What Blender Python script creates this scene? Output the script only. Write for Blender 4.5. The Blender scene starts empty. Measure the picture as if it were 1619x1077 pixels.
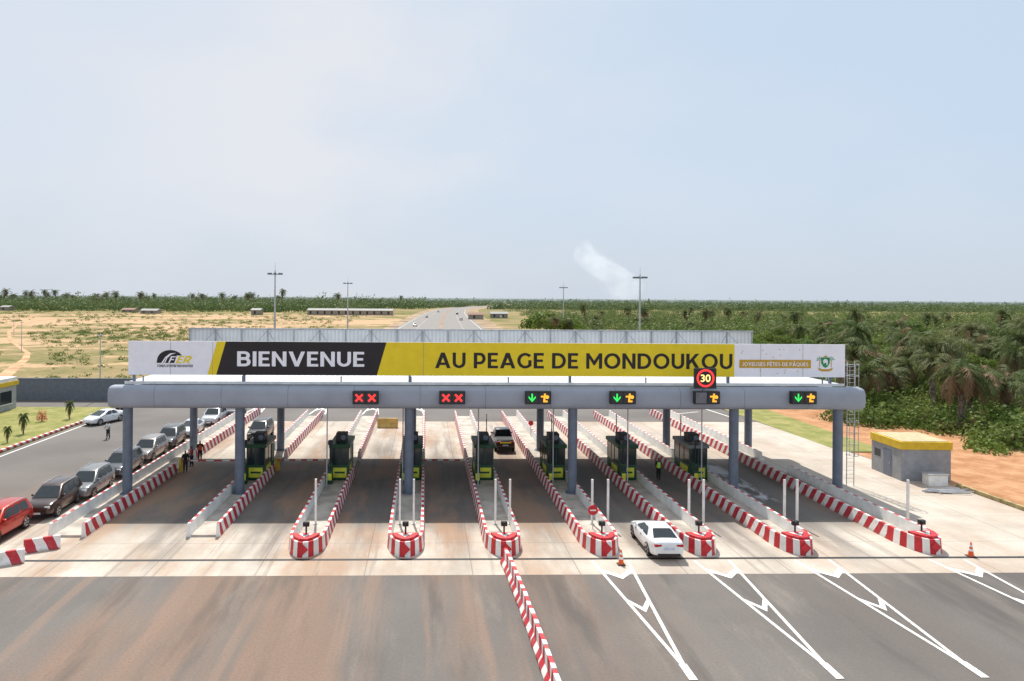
import bpy, math, random
import numpy as np
from mathutils import Vector, Matrix
random.seed(7); rng=np.random.default_rng(7)
S=bpy.context.scene; COL=S.collection
R=math.radians; PI=math.pi
# ---------------- camera ----------------
F=1079.3; CX=703.0; CY=470.5; H=14.0; W=1619.0
a=R(1.6); r=R(0.4)
Fw=Vector((math.sin(a),math.cos(a),0)); Rt=Vector((math.cos(a),-math.sin(a),0)); Up=Vector((0,0,1))
R2=Rt*math.cos(r)+Up*math.sin(r); U2=Up*math.cos(r)-Rt*math.sin(r)
cd=bpy.data.cameras.new('camera'); cam=bpy.data.objects.new('camera',cd); COL.objects.link(cam)
M=Matrix.Identity(4)
for i in range(3):
    M[i][0]=R2[i]; M[i][1]=U2[i]; M[i][2]=-Fw[i]
M[2][3]=H; cam.matrix_world=M
cd.sensor_width=36; cd.lens=24; cd.shift_x=(W/2-CX)/W; cd.shift_y=-(538.5-CY)/W; cd.clip_end=40000; cd.clip_start=0.3
S.camera=cam
CAM=Vector((0,0,H))
def ray(u,v): return R2*(u-CX)+U2*(CY-v)+Fw*F
def G(u,v,z=0.0):
    d=ray(u,v); return CAM+d*((z-H)/d.z)
def AT(u,v,Y):
    d=ray(u,v); return CAM+d*(Y/d.y)
# ---------------- node helpers ----------------
def setin(nt,inp,val):
    if isinstance(val,bpy.types.NodeSocket): nt.links.new(val,inp)
    elif isinstance(val,(tuple,list)):
        v=tuple(val)
        if len(inp.default_value)==4 and len(v)==3: v=v+(1,)
        inp.default_value=v
    else: inp.default_value=val
def mth(nt,op,a_,b_=0.0,clamp=False):
    n=nt.nodes.new('ShaderNodeMath'); n.operation=op; n.use_clamp=clamp
    setin(nt,n.inputs[0],a_); setin(nt,n.inputs[1],b_); return n.outputs[0]
def mixc(nt,f,A,B,bt='MIX'):
    n=nt.nodes.new('ShaderNodeMix'); n.data_type='RGBA'; n.blend_type=bt
    setin(nt,n.inputs[0],f); setin(nt,n.inputs[6],A); setin(nt,n.inputs[7],B); return n.outputs[2]
def mapr(nt,v,a0,a1,b0=0.0,b1=1.0):
    n=nt.nodes.new('ShaderNodeMapRange'); n.interpolation_type='SMOOTHSTEP'
    setin(nt,n.inputs[0],v); n.inputs[1].default_value=a0; n.inputs[2].default_value=a1; n.inputs[3].default_value=b0; n.inputs[4].default_value=b1
    return n.outputs[0]
def noise(nt,vec,scale,detail=4,rough=.55,sc=None):
    if sc is not None:
        m=nt.nodes.new('ShaderNodeMapping'); nt.links.new(vec,m.inputs[0]); m.inputs[3].default_value=sc; vec=m.outputs[0]
    n=nt.nodes.new('ShaderNodeTexNoise'); nt.links.new(vec,n.inputs['Vector'])
    n.inputs['Scale'].default_value=scale; n.inputs['Detail'].default_value=detail; n.inputs['Roughness'].default_value=rough
    return n.outputs['Fac']
def newmat(name):
    m=bpy.data.materials.new(name); m.use_nodes=True; nt=m.node_tree
    return m,nt,nt.nodes['Principled BSDF']
def objco(nt): return nt.nodes.new('ShaderNodeTexCoord').outputs['Object']
def posco(nt): return nt.nodes.new('ShaderNodeNewGeometry').outputs['Position']
def xyz(nt,vec):
    s=nt.nodes.new('ShaderNodeSeparateXYZ'); nt.links.new(vec,s.inputs[0]); return s.outputs
def bump(nt,b,h,st=.3,dist=.02):
    n=nt.nodes.new('ShaderNodeBump'); n.inputs['Strength'].default_value=st; n.inputs['Distance'].default_value=dist
    nt.links.new(h,n.inputs['Height']); nt.links.new(n.outputs[0],b.inputs['Normal'])
def P(name,col,rough=.6,metal=0.0,var=.12,scale=2.0,emit=0,coat=0,spec=.5):
    m,nt,b=newmat(name)
    c=noise(nt,posco(nt),scale,5)
    dark=tuple(x*(1-var*1.6) for x in col); lite=tuple(min(1,x*(1+var)) for x in col)
    cc=mixc(nt,mapr(nt,c,.3,.7),dark,lite)
    nt.links.new(cc,b.inputs['Base Color'])
    b.inputs['Roughness'].default_value=rough; b.inputs['Metallic'].default_value=metal
    b.inputs['Coat Weight'].default_value=coat; b.inputs['Specular IOR Level'].default_value=spec
    if emit:
        b.inputs['Emission Color'].default_value=col+(1,); b.inputs['Emission Strength'].default_value=emit
    return m
# ---------------- mesh helpers ----------------
class MB:
    def __init__(s): s.v=[]; s.f=[]; s.m=[]
    def add(s,vs,fs,mi=0):
        o=len(s.v); s.v+= [tuple(p) for p in vs]
        for f in fs: s.f.append(tuple(o+i for i in f)); s.m.append(mi)
        return s
    def box(s,x0,y0,z0,x1,y1,z1,mi=0):
        return s.add([(x0,y0,z0),(x1,y0,z0),(x1,y1,z0),(x0,y1,z0),(x0,y0,z1),(x1,y0,z1),(x1,y1,z1),(x0,y1,z1)],
          [(3,2,1,0),(4,5,6,7),(0,1,5,4),(1,2,6,5),(2,3,7,6),(3,0,4,7)],mi)
    def cyl(s,p0,p1,r0,r1=None,n=12,mi=0,cap=True):
        if r1 is None: r1=r0
        p0=Vector(p0); p1=Vector(p1); d=(p1-p0).normalized()
        q=d.to_track_quat('Z','Y'); x=q@Vector((1,0,0)); y=q@Vector((0,1,0))
        vs=[]
        for p,rr in ((p0,r0),(p1,r1)):
            for i in range(n):
                t=2*math.pi*i/n; vs.append(p+x*math.cos(t)*rr+y*math.sin(t)*rr)
        fs=[(i,(i+1)%n,n+(i+1)%n,n+i) for i in range(n)]
        if cap: fs+= [tuple(range(n-1,-1,-1)),tuple(range(n,2*n))]
        return s.add(vs,fs,mi)
    def rings(s,rings,mi=0,cap=True):
        n=len(rings[0]); vs=[p for rg in rings for p in rg]; fs=[]
        for k in range(len(rings)-1):
            for i in range(n):
                j=(i+1)%n; fs.append((k*n+i,k*n+j,(k+1)*n+j,(k+1)*n+i))
        if cap: fs+=[tuple(range(n-1,-1,-1)),tuple((len(rings)-1)*n+i for i in range(n))]
        return s.add(vs,fs,mi)
    def prism(s,poly,z0,z1,mi=0,side=None,top=None):
        n=len(poly); o=len(s.v)
        s.v+=[(x,y,z0) for x,y in poly]+[(x,y,z1) for x,y in poly]
        for i in range(n):
            j=(i+1)%n; s.f.append((o+i,o+j,o+n+j,o+n+i)); s.m.append(side[i%len(side)] if side else mi)
        s.f.append(tuple(o+n+i for i in range(n))); s.m.append(mi if top is None else top)
        s.f.append(tuple(o+n-1-i for i in range(n))); s.m.append(mi)
        return s
    def build(s,name,mats,parent=None,smooth=False,bev=0,seg=2):
        me=bpy.data.meshes.new(name); me.from_pydata(s.v,[],s.f)
        if not isinstance(mats,(list,tuple)): mats=[mats]
        for m in mats: me.materials.append(m)
        me.polygons.foreach_set('material_index',s.m)
        if smooth: me.polygons.foreach_set('use_smooth',[True]*len(s.f))
        me.update()
        o=bpy.data.objects.new(name,me); COL.objects.link(o)
        if parent: o.parent=parent
        if bev:
            b=o.modifiers.new('bevel','BEVEL'); b.width=bev; b.segments=seg; b.limit_method='ANGLE'; b.angle_limit=R(35)
        return o
def thing(name,label,cat,loc=(0,0,0),rz=0,group=None):
    o=bpy.data.objects.new(name,None); COL.objects.link(o); o.location=loc; o.rotation_euler=(0,0,rz)
    o['label']=label; o['category']=cat
    if group: o['group']=group
    return o
def tag(o,label,cat,group=None):
    o['label']=label; o['category']=cat
    if group: o['group']=group
    return o
def struct(name,mb,mat):
    o=mb.build(name,mat); o['kind']='structure'; return o
def dup(root,loc,rz=None,label=None,scale=None,group=None):
    q=root.copy(); COL.objects.link(q); q.location=loc
    if rz is not None: q.rotation_euler=(0,0,rz)
    if scale is not None: q.scale=scale
    if label: q['label']=label
    if group: q['group']=group
    def rec(src,dst):
        for ch in list(src.children):
            c=ch.copy(); COL.objects.link(c); c.parent=dst; rec(ch,c)
    rec(root,q); return q
def text(name,s,mat,parent,x0,x1,z0,z1,y,off=.0,shear=0.0,spacing=1.0):
    cu=bpy.data.curves.new('t','FONT'); cu.body=s; cu.size=1; cu.offset=off; cu.shear=shear; cu.space_character=spacing
    to=bpy.data.objects.new('t',cu); COL.objects.link(to)
    dg=bpy.context.evaluated_depsgraph_get(); me=bpy.data.meshes.new_from_object(to.evaluated_get(dg))
    bpy.data.objects.remove(to)
    n=len(me.vertices); co=np.zeros(n*3); me.vertices.foreach_get('co',co); co=co.reshape(-1,3)
    mn=co.min(0); mx=co.max(0)
    out=np.zeros_like(co)
    out[:,0]=x0+(co[:,0]-mn[0])/(mx[0]-mn[0])*(x1-x0)
    out[:,2]=z0+(co[:,1]-mn[1])/(mx[1]-mn[1])*(z1-z0)
    out[:,1]=y
    me.vertices.foreach_set('co',out.ravel()); me.materials.clear(); me.materials.append(mat); me.update()
    o=bpy.data.objects.new(name,me); COL.objects.link(o); o.parent=parent; return o
# bold geometric lettering drawn as strokes and polygons
def arc(cx,cy,rx,ry,a0,a1,n=14): return [(cx+rx*math.cos(R(a0+(a1-a0)*i/n)),cy+ry*math.sin(R(a0+(a1-a0)*i/n))) for i in range(n+1)]
def Q(x0,y0,x1,y1): return ('P',[(x0,y0),(x1,y0),(x1,y1),(x0,y1)])
GL={
'I':(.2,[Q(0,0,.2,1)]),
'E':(.60,[Q(0,0,.2,1),Q(.1,0,.60,.17),Q(.1,.42,.54,.58),Q(.1,.83,.59,1)]),
'B':(.72,[Q(0,0,.2,1),('L',[(.1,.915),(.38,.915)]+arc(.40,.72,.19,.195,90,-90)+[(.1,.525)]),('L',[(.1,.505),(.42,.505)]+arc(.42,.295,.21,.21,90,-90)+[(.1,.085)])]),
'N':(.78,[Q(0,0,.2,1),Q(.58,0,.78,1),('P',[(0,1),(.19,1),(.78,0),(.59,0)])]),
'V':(.88,[('P',[(0,1),(.22,1),(.54,0),(.34,0)]),('P',[(.88,1),(.67,1),(.34,0),(.54,0)])]),
'U':(.76,[('L',[(.1,1),(.1,.42)]+arc(.38,.37,.28,.28,180,360)+[(.66,.42),(.66,1)])]),
'A':(.90,[('P',[(0,0),(.21,0),(.56,1),(.34,1)]),('P',[(.90,0),(.69,0),(.34,1),(.56,1)]),Q(.18,.2,.72,.36)]),
'P':(.70,[Q(0,0,.2,1),('L',[(.1,.91),(.36,.91)]+arc(.36,.625,.235,.285,90,-90)+[(.1,.34)])]),
'G':(.84,[('L',arc(.46,.5,.37,.415,42,318,26)),Q(.64,.16,.83,.53)]),
'D':(.82,[Q(0,0,.2,1),('L',[(.1,.915),(.34,.915)]+arc(.34,.5,.38,.415,90,-90,18)+[(.1,.085)])]),
'M':(.94,[Q(0,0,.19,1),Q(.75,0,.94,1),('P',[(0,1),(.17,1),(.54,.40),(.44,.20)]),('P',[(.94,1),(.77,1),(.40,.40),(.50,.20)])]),
'O':(.96,[('C',arc(.48,.5,.385,.42,0,360,36)[:-1])]),
'K':(.80,[Q(0,0,.2,1),('P',[(.15,.24),(.15,.50),(.55,1),(.78,1)]),('P',[(.30,.52),(.44,.66),(.81,0),(.57,0)])]),
'F':(.58,[Q(0,0,.2,1),Q(.1,.40,.54,.57),Q(.1,.83,.59,1)]),
'R':(.74,[Q(0,0,.2,1),('L',[(.1,.91),(.38,.91)]+arc(.38,.645,.235,.265,90,-90)+[(.1,.38)]),('P',[(.30,.36),(.50,.40),(.74,0),(.51,0)])]),
'J':(.52,[('L',[(.42,1),(.42,.34)]+arc(.24,.30,.18,.21,0,-160,12)),]),
'T':(.70,[Q(0,.83,.70,1),Q(.25,0,.45,.9)]),
'Y':(.82,[('P',[(0,1),(.22,1),(.50,.38),(.32,.38)]),('P',[(.82,1),(.61,1),(.32,.38),(.50,.38)]),Q(.31,0,.51,.45)]),
'S':(.66,[('L',arc(.33,.715,.23,.20,35,235,16)+arc(.33,.285,.24,.20,65,-145,16))]),
'Q':(.96,[('C',arc(.48,.5,.385,.42,0,360,36)[:-1]),('P',[(.50,.25),(.64,.32),(.92,-.12),(.72,-.12)])]),
'Ê':(.60,[Q(0,0,.2,1),Q(.1,0,.60,.17),Q(.1,.42,.54,.58),Q(.1,.83,.59,1),('P',[(.10,1.1),(.24,1.1),(.38,1.3),(.28,1.38)]),('P',[(.55,1.1),(.41,1.1),(.24,1.3),(.34,1.38)])]),
'Â':(.90,[('P',[(0,0),(.21,0),(.56,1),(.34,1)]),('P',[(.90,0),(.69,0),(.34,1),(.56,1)]),Q(.18,.2,.72,.36),('P',[(.22,1.1),(.36,1.1),(.50,1.3),(.40,1.38)]),('P',[(.67,1.1),(.53,1.1),(.36,1.3),(.46,1.38)])]),
"'":(.16,[Q(0,.66,.14,1)]),
}
def lettering(name,s,mat,parent,x0,x1,zb,zt,y,shear=0,t=.19):
    tot=0; lay=[]
    for ch in s:
        if ch==' ': tot+=.36; continue
        w_,gs=GL[ch]; lay.append((tot,gs)); tot+=w_+.115
    tot-=.115; sx=(x1-x0)/(tot+shear); sz=zt-zb; bb=MB()
    def put(p): return (x0+(p[0]+shear*p[1])*sx,0,zb+p[1]*sz)
    for off,gs in lay:
        k=0
        for kd,pts in gs:
            pts=[(p[0]+off,p[1]) for p in pts]; k+=1; yk=y-k*.0015
            if kd=='P':
                bb.add([(put(p)[0],yk,put(p)[2]) for p in pts],[tuple(range(len(pts)))])
            else:
                n=len(pts); closed=kd=='C'; Lh=[];Rh=[]
                for i in range(n):
                    p0=Vector(pts[(i-1)%n] if (closed or i>0) else pts[i]); p1=Vector(pts[(i+1)%n] if (closed or i<n-1) else pts[i])
                    d=(p1-p0).normalized(); nn=Vector((-d.y,d.x))*t/2*(1.0 if abs(d.y)>.5 else .92); p=Vector(pts[i])
                    Lh.append(p+nn); Rh.append(p-nn)
                vs=[(put(p)[0],yk,put(p)[2]) for p in Lh+Rh]; m_=n if closed else n-1
                bb.add(vs,[(i,(i+1)%n,n+(i+1)%n,n+i) for i in range(m_)])
    return bb.build(name,mat,parent)
# ---------------- materials ----------------
white=P('white_paint',(.80,.79,.76),.55,var=.08,scale=1.5)
red=P('red_paint',(.55,.02,.03),.5,var=.1)
grey=P('grey_metal',(.34,.37,.43),.6,metal=.0,var=.06,scale=.5,spec=.3)
greyd=P('column_grey',(.15,.18,.235),.5,metal=.1,var=.08)
galv=P('galvanised',(.5,.51,.53),.45,metal=.5,var=.1)
dark=P('dark_plastic',(.02,.02,.022),.5,var=.1)
black=P('banner_black',(.018,.013,.015),.6,var=.05)
yellow=P('banner_yellow',(.88,.66,.015),.6,var=.03)
whiteb=P('banner_white',(.92,.91,.97),.6,var=.02)
gold=P('gold_ink',(.58,.33,.02),.6,var=.03)
glass=P('window_glass',(.02,.028,.032),.12,var=.1,spec=.7)
green=P('booth_green',(.012,.07,.03),.5,var=.15)
lime=P('booth_yellow',(.70,.70,.06),.5,var=.1)
tyre=P('tyre_rubber',(.018,.018,.018),.85)
rimm=P('rim_alloy',(.45,.45,.47),.3,metal=.7)
lampw=P('lamp_clear',(.75,.78,.8),.2)
tail=P('lamp_red',(.45,.01,.01),.25)
concl=P('concrete_light',(.50,.445,.385),.85,var=.18,scale=.8)
greyw=P('wall_grey',(.15,.17,.20),.8,var=.08)
offw=P('office_wall',(.36,.37,.38),.8,var=.08)
shedy=P('shed_yellow',(.70,.46,.02),.6,var=.08)
ledr=P('led_red',(1,.04,.04),.5,var=0,emit=1.0)
ledg=P('led_green',(.03,.85,.12),.5,var=0,emit=.9)
ledo=P('led_orange',(1,.42,.03),.5,var=0,emit=1.0)
ledy=P('led_amber',(1,.75,.25),.5,var=0,emit=1.0)
orange=P('orange_plastic',(.8,.12,.02),.5)
skin=P('skin',(.10,.055,.035),.6); hairm=P('hair',(.01,.01,.01),.8)
wood=P('trunk_bark',(.16,.125,.095),.95,var=.4,scale=3)
def stripe_mat():
    m,nt,b=newmat('red_white_stripes'); c=objco(nt); s=xyz(nt,c)
    t=mth(nt,'ADD',s[1],mth(nt,'MULTIPLY',s[2],.55)); t=mth(nt,'ADD',t,mth(nt,'MULTIPLY',s[0],.25))
    wob=noise(nt,c,1.1,2); t=mth(nt,'ADD',t,mth(nt,'MULTIPLY',wob,.2))
    fr=mth(nt,'FRACT',mth(nt,'DIVIDE',t,1.0)); g=mth(nt,'GREATER_THAN',fr,.5)
    col=mixc(nt,g,(.80,.78,.75),(.50,.02,.035))
    n=noise(nt,posco(nt),2.2,7,.7); col=mixc(nt,mapr(nt,n,.48,.78,0,.55),col,(.32,.25,.20))
    low=mapr(nt,s[2],.0,.25,.8,0); col=mixc(nt,mth(nt,'MULTIPLY',low,n),col,(.2,.14,.11))
    nt.links.new(col,b.inputs['Base Color']); b.inputs['Roughness'].default_value=.65; return m
stripe=stripe_mat()
def asphalt_mat():
    m,nt,b=newmat('asphalt'); p=posco(nt); s=xyz(nt,p)
    n1=noise(nt,p,.12,5); fine=noise(nt,p,9,4,.8)
    col=mixc(nt,mapr(nt,n1,.3,.7),(.130,.117,.108),(.180,.162,.147))
    st=noise(nt,p,1,5,.6,(.34,.045,1)); st2=noise(nt,p,1,4,.6,(.16,.02,1)); st3=noise(nt,p,1,5,.6,(.9,.05,1))
    near=mapr(nt,s[1],34,60,1,0)
    lf=mapr(nt,s[0],2,14,1,0.1)
    k=mth(nt,'MULTIPLY',mth(nt,'MULTIPLY',mapr(nt,st2,.43,.60),near),lf)
    col=mixc(nt,mth(nt,'MULTIPLY',k,.7),col,(.28,.17,.11))
    k=mth(nt,'MULTIPLY',mth(nt,'MULTIPLY',mapr(nt,st3,.5,.66),near),lf)
    col=mixc(nt,mth(nt,'MULTIPLY',k,.5),col,(.31,.20,.14))
    k2=mth(nt,'MULTIPLY',mapr(nt,st,.50,.66),near); col=mixc(nt,mth(nt,'MULTIPLY',k2,.6),col,(.065,.058,.055))
    k3=mth(nt,'MULTIPLY',mapr(nt,noise(nt,p,1,6,.7,(.5,.1,1)),.52,.75),near); col=mixc(nt,mth(nt,'MULTIPLY',k3,.5),col,(.30,.26,.22))
    col=mixc(nt,mapr(nt,fine,.3,.75,0,.4),col,(.07,.063,.058))
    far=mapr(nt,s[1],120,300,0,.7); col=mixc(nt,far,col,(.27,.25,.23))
    nt.links.new(col,b.inputs['Base Color']); b.inputs['Roughness'].default_value=.85; bump(nt,b,fine,.25,.01); return m
asph=asphalt_mat()
def conc_mat():
    m,nt,b=newmat('apron_concrete'); p=posco(nt); s=xyz(nt,p)
    n1=noise(nt,p,.25,6,.65); fine=noise(nt,p,6,5,.75)
    col=mixc(nt,mapr(nt,n1,.3,.7),(.46,.395,.325),(.62,.56,.48))
    ph=mth(nt,'FRACT',mth(nt,'DIVIDE',mth(nt,'ADD',s[0],6.5+54.8),5.48))
    lane=mapr(nt,mth(nt,'ABSOLUTE',mth(nt,'SUBTRACT',ph,.5)),.10,.30,1,0)
    lm=mth(nt,'MULTIPLY',lane,mth(nt,'MULTIPLY',mapr(nt,s[0],-21,-18,0,1),mapr(nt,s[0],24,28,1,0)))
    lm=mth(nt,'MULTIPLY',lm,mth(nt,'MULTIPLY',mapr(nt,s[1],34.5,40,.3,1),mapr(nt,s[1],62,72,1,.25)))
    wn=noise(nt,p,1,5,.65,(.8,.10,1))
    col=mixc(nt,mth(nt,'MULTIPLY',lm,mapr(nt,wn,.3,.6,.1,.7)),col,(.14,.12,.11))
    under=mth(nt,'MULTIPLY',mapr(nt,s[1],39.5,43.5,0,1),mapr(nt,s[1],56,61,1,0))  # canopy shadow deepened by darkening the concrete colour beneath it
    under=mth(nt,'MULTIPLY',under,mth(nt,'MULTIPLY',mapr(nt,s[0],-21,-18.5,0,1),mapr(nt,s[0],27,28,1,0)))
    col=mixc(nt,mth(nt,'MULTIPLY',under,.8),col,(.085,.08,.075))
    lft=mapr(nt,s[0],2,16,1,.35)
    sn=noise(nt,p,1,5,.6,(.22,.07,1)); col=mixc(nt,mth(nt,'MULTIPLY',mth(nt,'MULTIPLY',mapr(nt,sn,.44,.62),lft),.7),col,(.38,.22,.125))
    tt=noise(nt,p,1,5,.65,(1.6,.06,1)); col=mixc(nt,mth(nt,'MULTIPLY',mth(nt,'MULTIPLY',mapr(nt,tt,.54,.66),mapr(nt,s[0],27,30,1,.2)),.45),col,(.20,.16,.135))
    wet=mth(nt,'MULTIPLY',mapr(nt,s[0],22.6,23.2,0,1),mth(nt,'MULTIPLY',mapr(nt,s[0],24.3,25,1,0),mth(nt,'MULTIPLY',mapr(nt,s[1],46,48,0,1),mapr(nt,s[1],56,60,1,0))))
    col=mixc(nt,mth(nt,'MULTIPLY',wet,mapr(nt,noise(nt,p,1,5,.6,(.9,.3,1)),.45,.55)),col,(.55,.56,.58))
    col=mixc(nt,mapr(nt,fine,.4,.8,0,.3),col,(.27,.23,.20))
    for ax,per in ((0,5.48),(1,4.6)):
        f_=mth(nt,'FRACT',mth(nt,'DIVIDE',mth(nt,'ADD',s[ax],200.3),per)); g=mth(nt,'LESS_THAN',f_,.012)
        col=mixc(nt,mth(nt,'MULTIPLY',g,.5),col,(.17,.14,.12))
    nt.links.new(col,b.inputs['Base Color']); b.inputs['Roughness'].default_value=.85; bump(nt,b,fine,.2,.01); return m
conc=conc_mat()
def paint_mat():
    m,nt,b=newmat('road_paint'); p=posco(nt)
    n=noise(nt,p,5,7,.75); col=mixc(nt,mapr(nt,n,.48,.72,0,.85),(.80,.79,.76),(.22,.19,.17))
    nt.links.new(col,b.inputs['Base Color']); b.inputs['Roughness'].default_value=.7; return m
paint=paint_mat()
def ground_mat():
    m,nt,b=newmat('ground_soil_and_grass'); p=posco(nt); s=xyz(nt,p)
    mid=noise(nt,p,.09,6,.65); fin=noise(nt,p,.9,6,.7)
    grass=mixc(nt,mapr(nt,mid,.3,.7),(.085,.115,.032),(.18,.185,.06))
    dry=mixc(nt,mapr(nt,fin,.3,.7),(.24,.19,.09),(.37,.28,.15))
    grass=mixc(nt,mapr(nt,noise(nt,p,.03,6,.65),.36,.58),grass,dry)
    sand=mixc(nt,mapr(nt,fin,.3,.7),(.42,.27,.15),(.62,.43,.27))
    lay=noise(nt,p,1,8,.7,(.012,.018,1))
    bias=mth(nt,'ADD',lay,mth(nt,'ADD',mapr(nt,s[1],150,300,-.05,.045),mapr(nt,s[1],480,660,0,-.3)))
    bias=mth(nt,'ADD',bias,mapr(nt,s[0],20,70,0,-.4))
    bias=mth(nt,'ADD',bias,mth(nt,'MULTIPLY',mth(nt,'SUBTRACT',mid,.5),.5))
    col=mixc(nt,mapr(nt,bias,.47,.56),grass,sand)
    w=mth(nt,'ADD',s[0],mth(nt,'MULTIPLY',mth(nt,'SUBTRACT',mid,.5),16))
    e=mth(nt,'MULTIPLY',mapr(nt,s[0],33,35,0,1),mapr(nt,w,55,60,1,0)); e=mth(nt,'MULTIPLY',e,mapr(nt,s[1],120,170,1,0))
    earth=mixc(nt,mapr(nt,noise(nt,p,.5,6,.7),.3,.7),(.36,.17,.08),(.56,.32,.18))
    col=mixc(nt,e,col,earth)
    far=mapr(nt,s[1],500,4000,0,.8); col=mixc(nt,far,col,(.17,.22,.22))  # bluish distance haze painted into the far ground colour
    nt.links.new(col,b.inputs['Base Color']); b.inputs['Roughness'].default_value=1; b.inputs['Specular IOR Level'].default_value=.1
    bump(nt,b,fin,.5,.15); return m
gm=ground_mat()
def leaf_mat(name,c0,c1,c2,haze=.75,trans=.3,h0=250,h1=3500,ns=.06,isl=1.0):
    m,nt,b=newmat(name); p=posco(nt); s=xyz(nt,p)
    g=mth(nt,'MULTIPLY',nt.nodes.new('ShaderNodeNewGeometry').outputs['Random Per Island'],isl)
    n=noise(nt,p,ns,4,.6)
    col=mixc(nt,g,c0,c1); col=mixc(nt,mapr(nt,n,.45,.66,0,.85),col,c2)
    oi=nt.nodes.new('ShaderNodeObjectInfo').outputs['Random']; col=mixc(nt,mth(nt,'MULTIPLY',oi,.4),col,c2)
    col=mixc(nt,mapr(nt,s[1],h0,h1,0,haze),col,(.26,.33,.38))  # aerial haze blended into the leaf colour with distance
    nt.links.new(col,b.inputs['Base Color']); b.inputs['Roughness'].default_value=.6; b.inputs['Specular IOR Level'].default_value=.2
    tr=nt.nodes.new('ShaderNodeBsdfTranslucent'); nt.links.new(col,tr.inputs[0])
    mx=nt.nodes.new('ShaderNodeMixShader'); mx.inputs[0].default_value=trans
    nt.links.new(b.outputs[0],mx.inputs[1]); nt.links.new(tr.outputs[0],mx.inputs[2])
    nt.links.new(mx.outputs[0],nt.nodes['Material Output'].inputs[0]); return m
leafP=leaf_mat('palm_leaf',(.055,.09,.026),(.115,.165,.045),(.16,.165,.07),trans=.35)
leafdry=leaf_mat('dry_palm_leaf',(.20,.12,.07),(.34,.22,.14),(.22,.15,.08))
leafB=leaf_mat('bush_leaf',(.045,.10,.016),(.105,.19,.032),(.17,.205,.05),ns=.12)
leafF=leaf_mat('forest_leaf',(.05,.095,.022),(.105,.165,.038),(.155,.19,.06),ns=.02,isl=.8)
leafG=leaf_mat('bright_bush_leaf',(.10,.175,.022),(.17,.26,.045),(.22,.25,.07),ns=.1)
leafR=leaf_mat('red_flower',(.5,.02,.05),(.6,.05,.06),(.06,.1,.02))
def lawn_mat():
    m,nt,b=newmat('lawn'); p=posco(nt); n=noise(nt,p,.5,6,.7); f_=noise(nt,p,8,5,.7)
    col=mixc(nt,mapr(nt,n,.35,.65),(.20,.22,.045),(.38,.33,.12)); col=mixc(nt,mapr(nt,f_,.4,.7,0,.5),col,(.12,.15,.04))
    nt.links.new(col,b.inputs['Base Color']); b.inputs['Roughness'].default_value=1; bump(nt,b,f_,.6,.05); return m
lawnm=lawn_mat()
def rib_mat(name,col,per,ax=0,st=.6):
    m,nt,b=newmat(name); p=posco(nt); s=xyz(nt,p)
    t=mth(nt,'FRACT',mth(nt,'DIVIDE',mth(nt,'ADD',s[ax],100),per)); h=mapr(nt,mth(nt,'ABSOLUTE',mth(nt,'SUBTRACT',t,.5)),.25,.4)
    n=noise(nt,p,.4,5); c=mixc(nt,mapr(nt,n,.3,.7),tuple(x*.85 for x in col),col)
    c=mixc(nt,mth(nt,'MULTIPLY',h,.3),c,tuple(x*.55 for x in col))
    nt.links.new(c,b.inputs['Base Color']); b.inputs['Roughness'].default_value=.5; bump(nt,b,h,st,.04); return m
roofm=rib_mat('corrugated_roof',(.66,.68,.70),.42)
ribp=rib_mat('ribbed_panel',(.66,.68,.69),.34)
# ---------------- setting ----------------
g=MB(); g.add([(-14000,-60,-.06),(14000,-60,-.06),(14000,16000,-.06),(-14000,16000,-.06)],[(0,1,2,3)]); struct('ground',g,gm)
g=MB()
rows=[(-30,-60,60),(34.4,-60,60),(44,-44,40),(50,-37.2,40),(84,-37.2,38),(100,-37.2,36),(140,-35,34),(200,-22,31),(280,-14.5,26),(400,-10,29),(500,-6,32),(640,1,38),(800,13,48),(950,38,72),(1100,80,115),(1300,160,200),(1550,290,335),(1900,520,570)]
for i in range(len(rows)-1):
    y0,l0,r0=rows[i]; y1,l1,r1=rows[i+1]; g.add([(l0,y0,0),(r0,y0,0),(r1,y1,0),(l1,y1,0)],[(0,1,2,3)])
g.add([(-95,86,0),(-37.2,86,0),(-37.2,92,0),(-95,92,0)],[(0,1,2,3)])
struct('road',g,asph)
g=MB(); sh=[(200,-22,31),(280,-14.5,26),(400,-10,29),(500,-6,32),(640,1,38),(800,13,48),(950,38,72),(1100,80,115)]
for i in range(len(sh)-1):
    y0,l0,r0=sh[i]; y1,l1,r1=sh[i+1]
    w0=3+y0*.007; w1=3+y1*.007
    g.add([(l0-w0,y0,-.03),(l0,y0,-.03),(l1,y1,-.03),(l1-w1,y1,-.03)],[(0,1,2,3)]); g.add([(r0,y0,-.03),(r0+w0*1.6,y0,-.03),(r1+w1*1.6,y1,-.03),(r1,y1,-.03)],[(0,1,2,3)])
vergem=P('earth_shoulder',(.36,.25,.15),.95,var=.35,scale=.06); struct('verge',g,vergem)
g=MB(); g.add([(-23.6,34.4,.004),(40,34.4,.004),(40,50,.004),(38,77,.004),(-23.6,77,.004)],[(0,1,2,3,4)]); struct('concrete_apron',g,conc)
g=MB(); g.box(-23.6,36.35,-.02,45,36.6,.009); struct('drain_channel',g,dark)
g=MB()
med=[(215,4.6,5.4),(280,5.2,6.6),(500,12,14),(640,18.5,20.5),(800,29.5,31.5)]
for i in range(len(med)-1):
    y0,l0,r0=med[i]; y1,l1,r1=med[i+1]; g.add([(l0,y0,.06),(r0,y0,.06),(r1,y1,.06),(l1,y1,.06)],[(0,1,2,3)])
struct('median_strip',g,P('median_earth',(.34,.23,.17),.95,var=.2,scale=.1))
g=MB(); g.box(-75,50,-.05,-37.6,85.9,.1); struct('lawn',g,lawnm)
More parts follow.
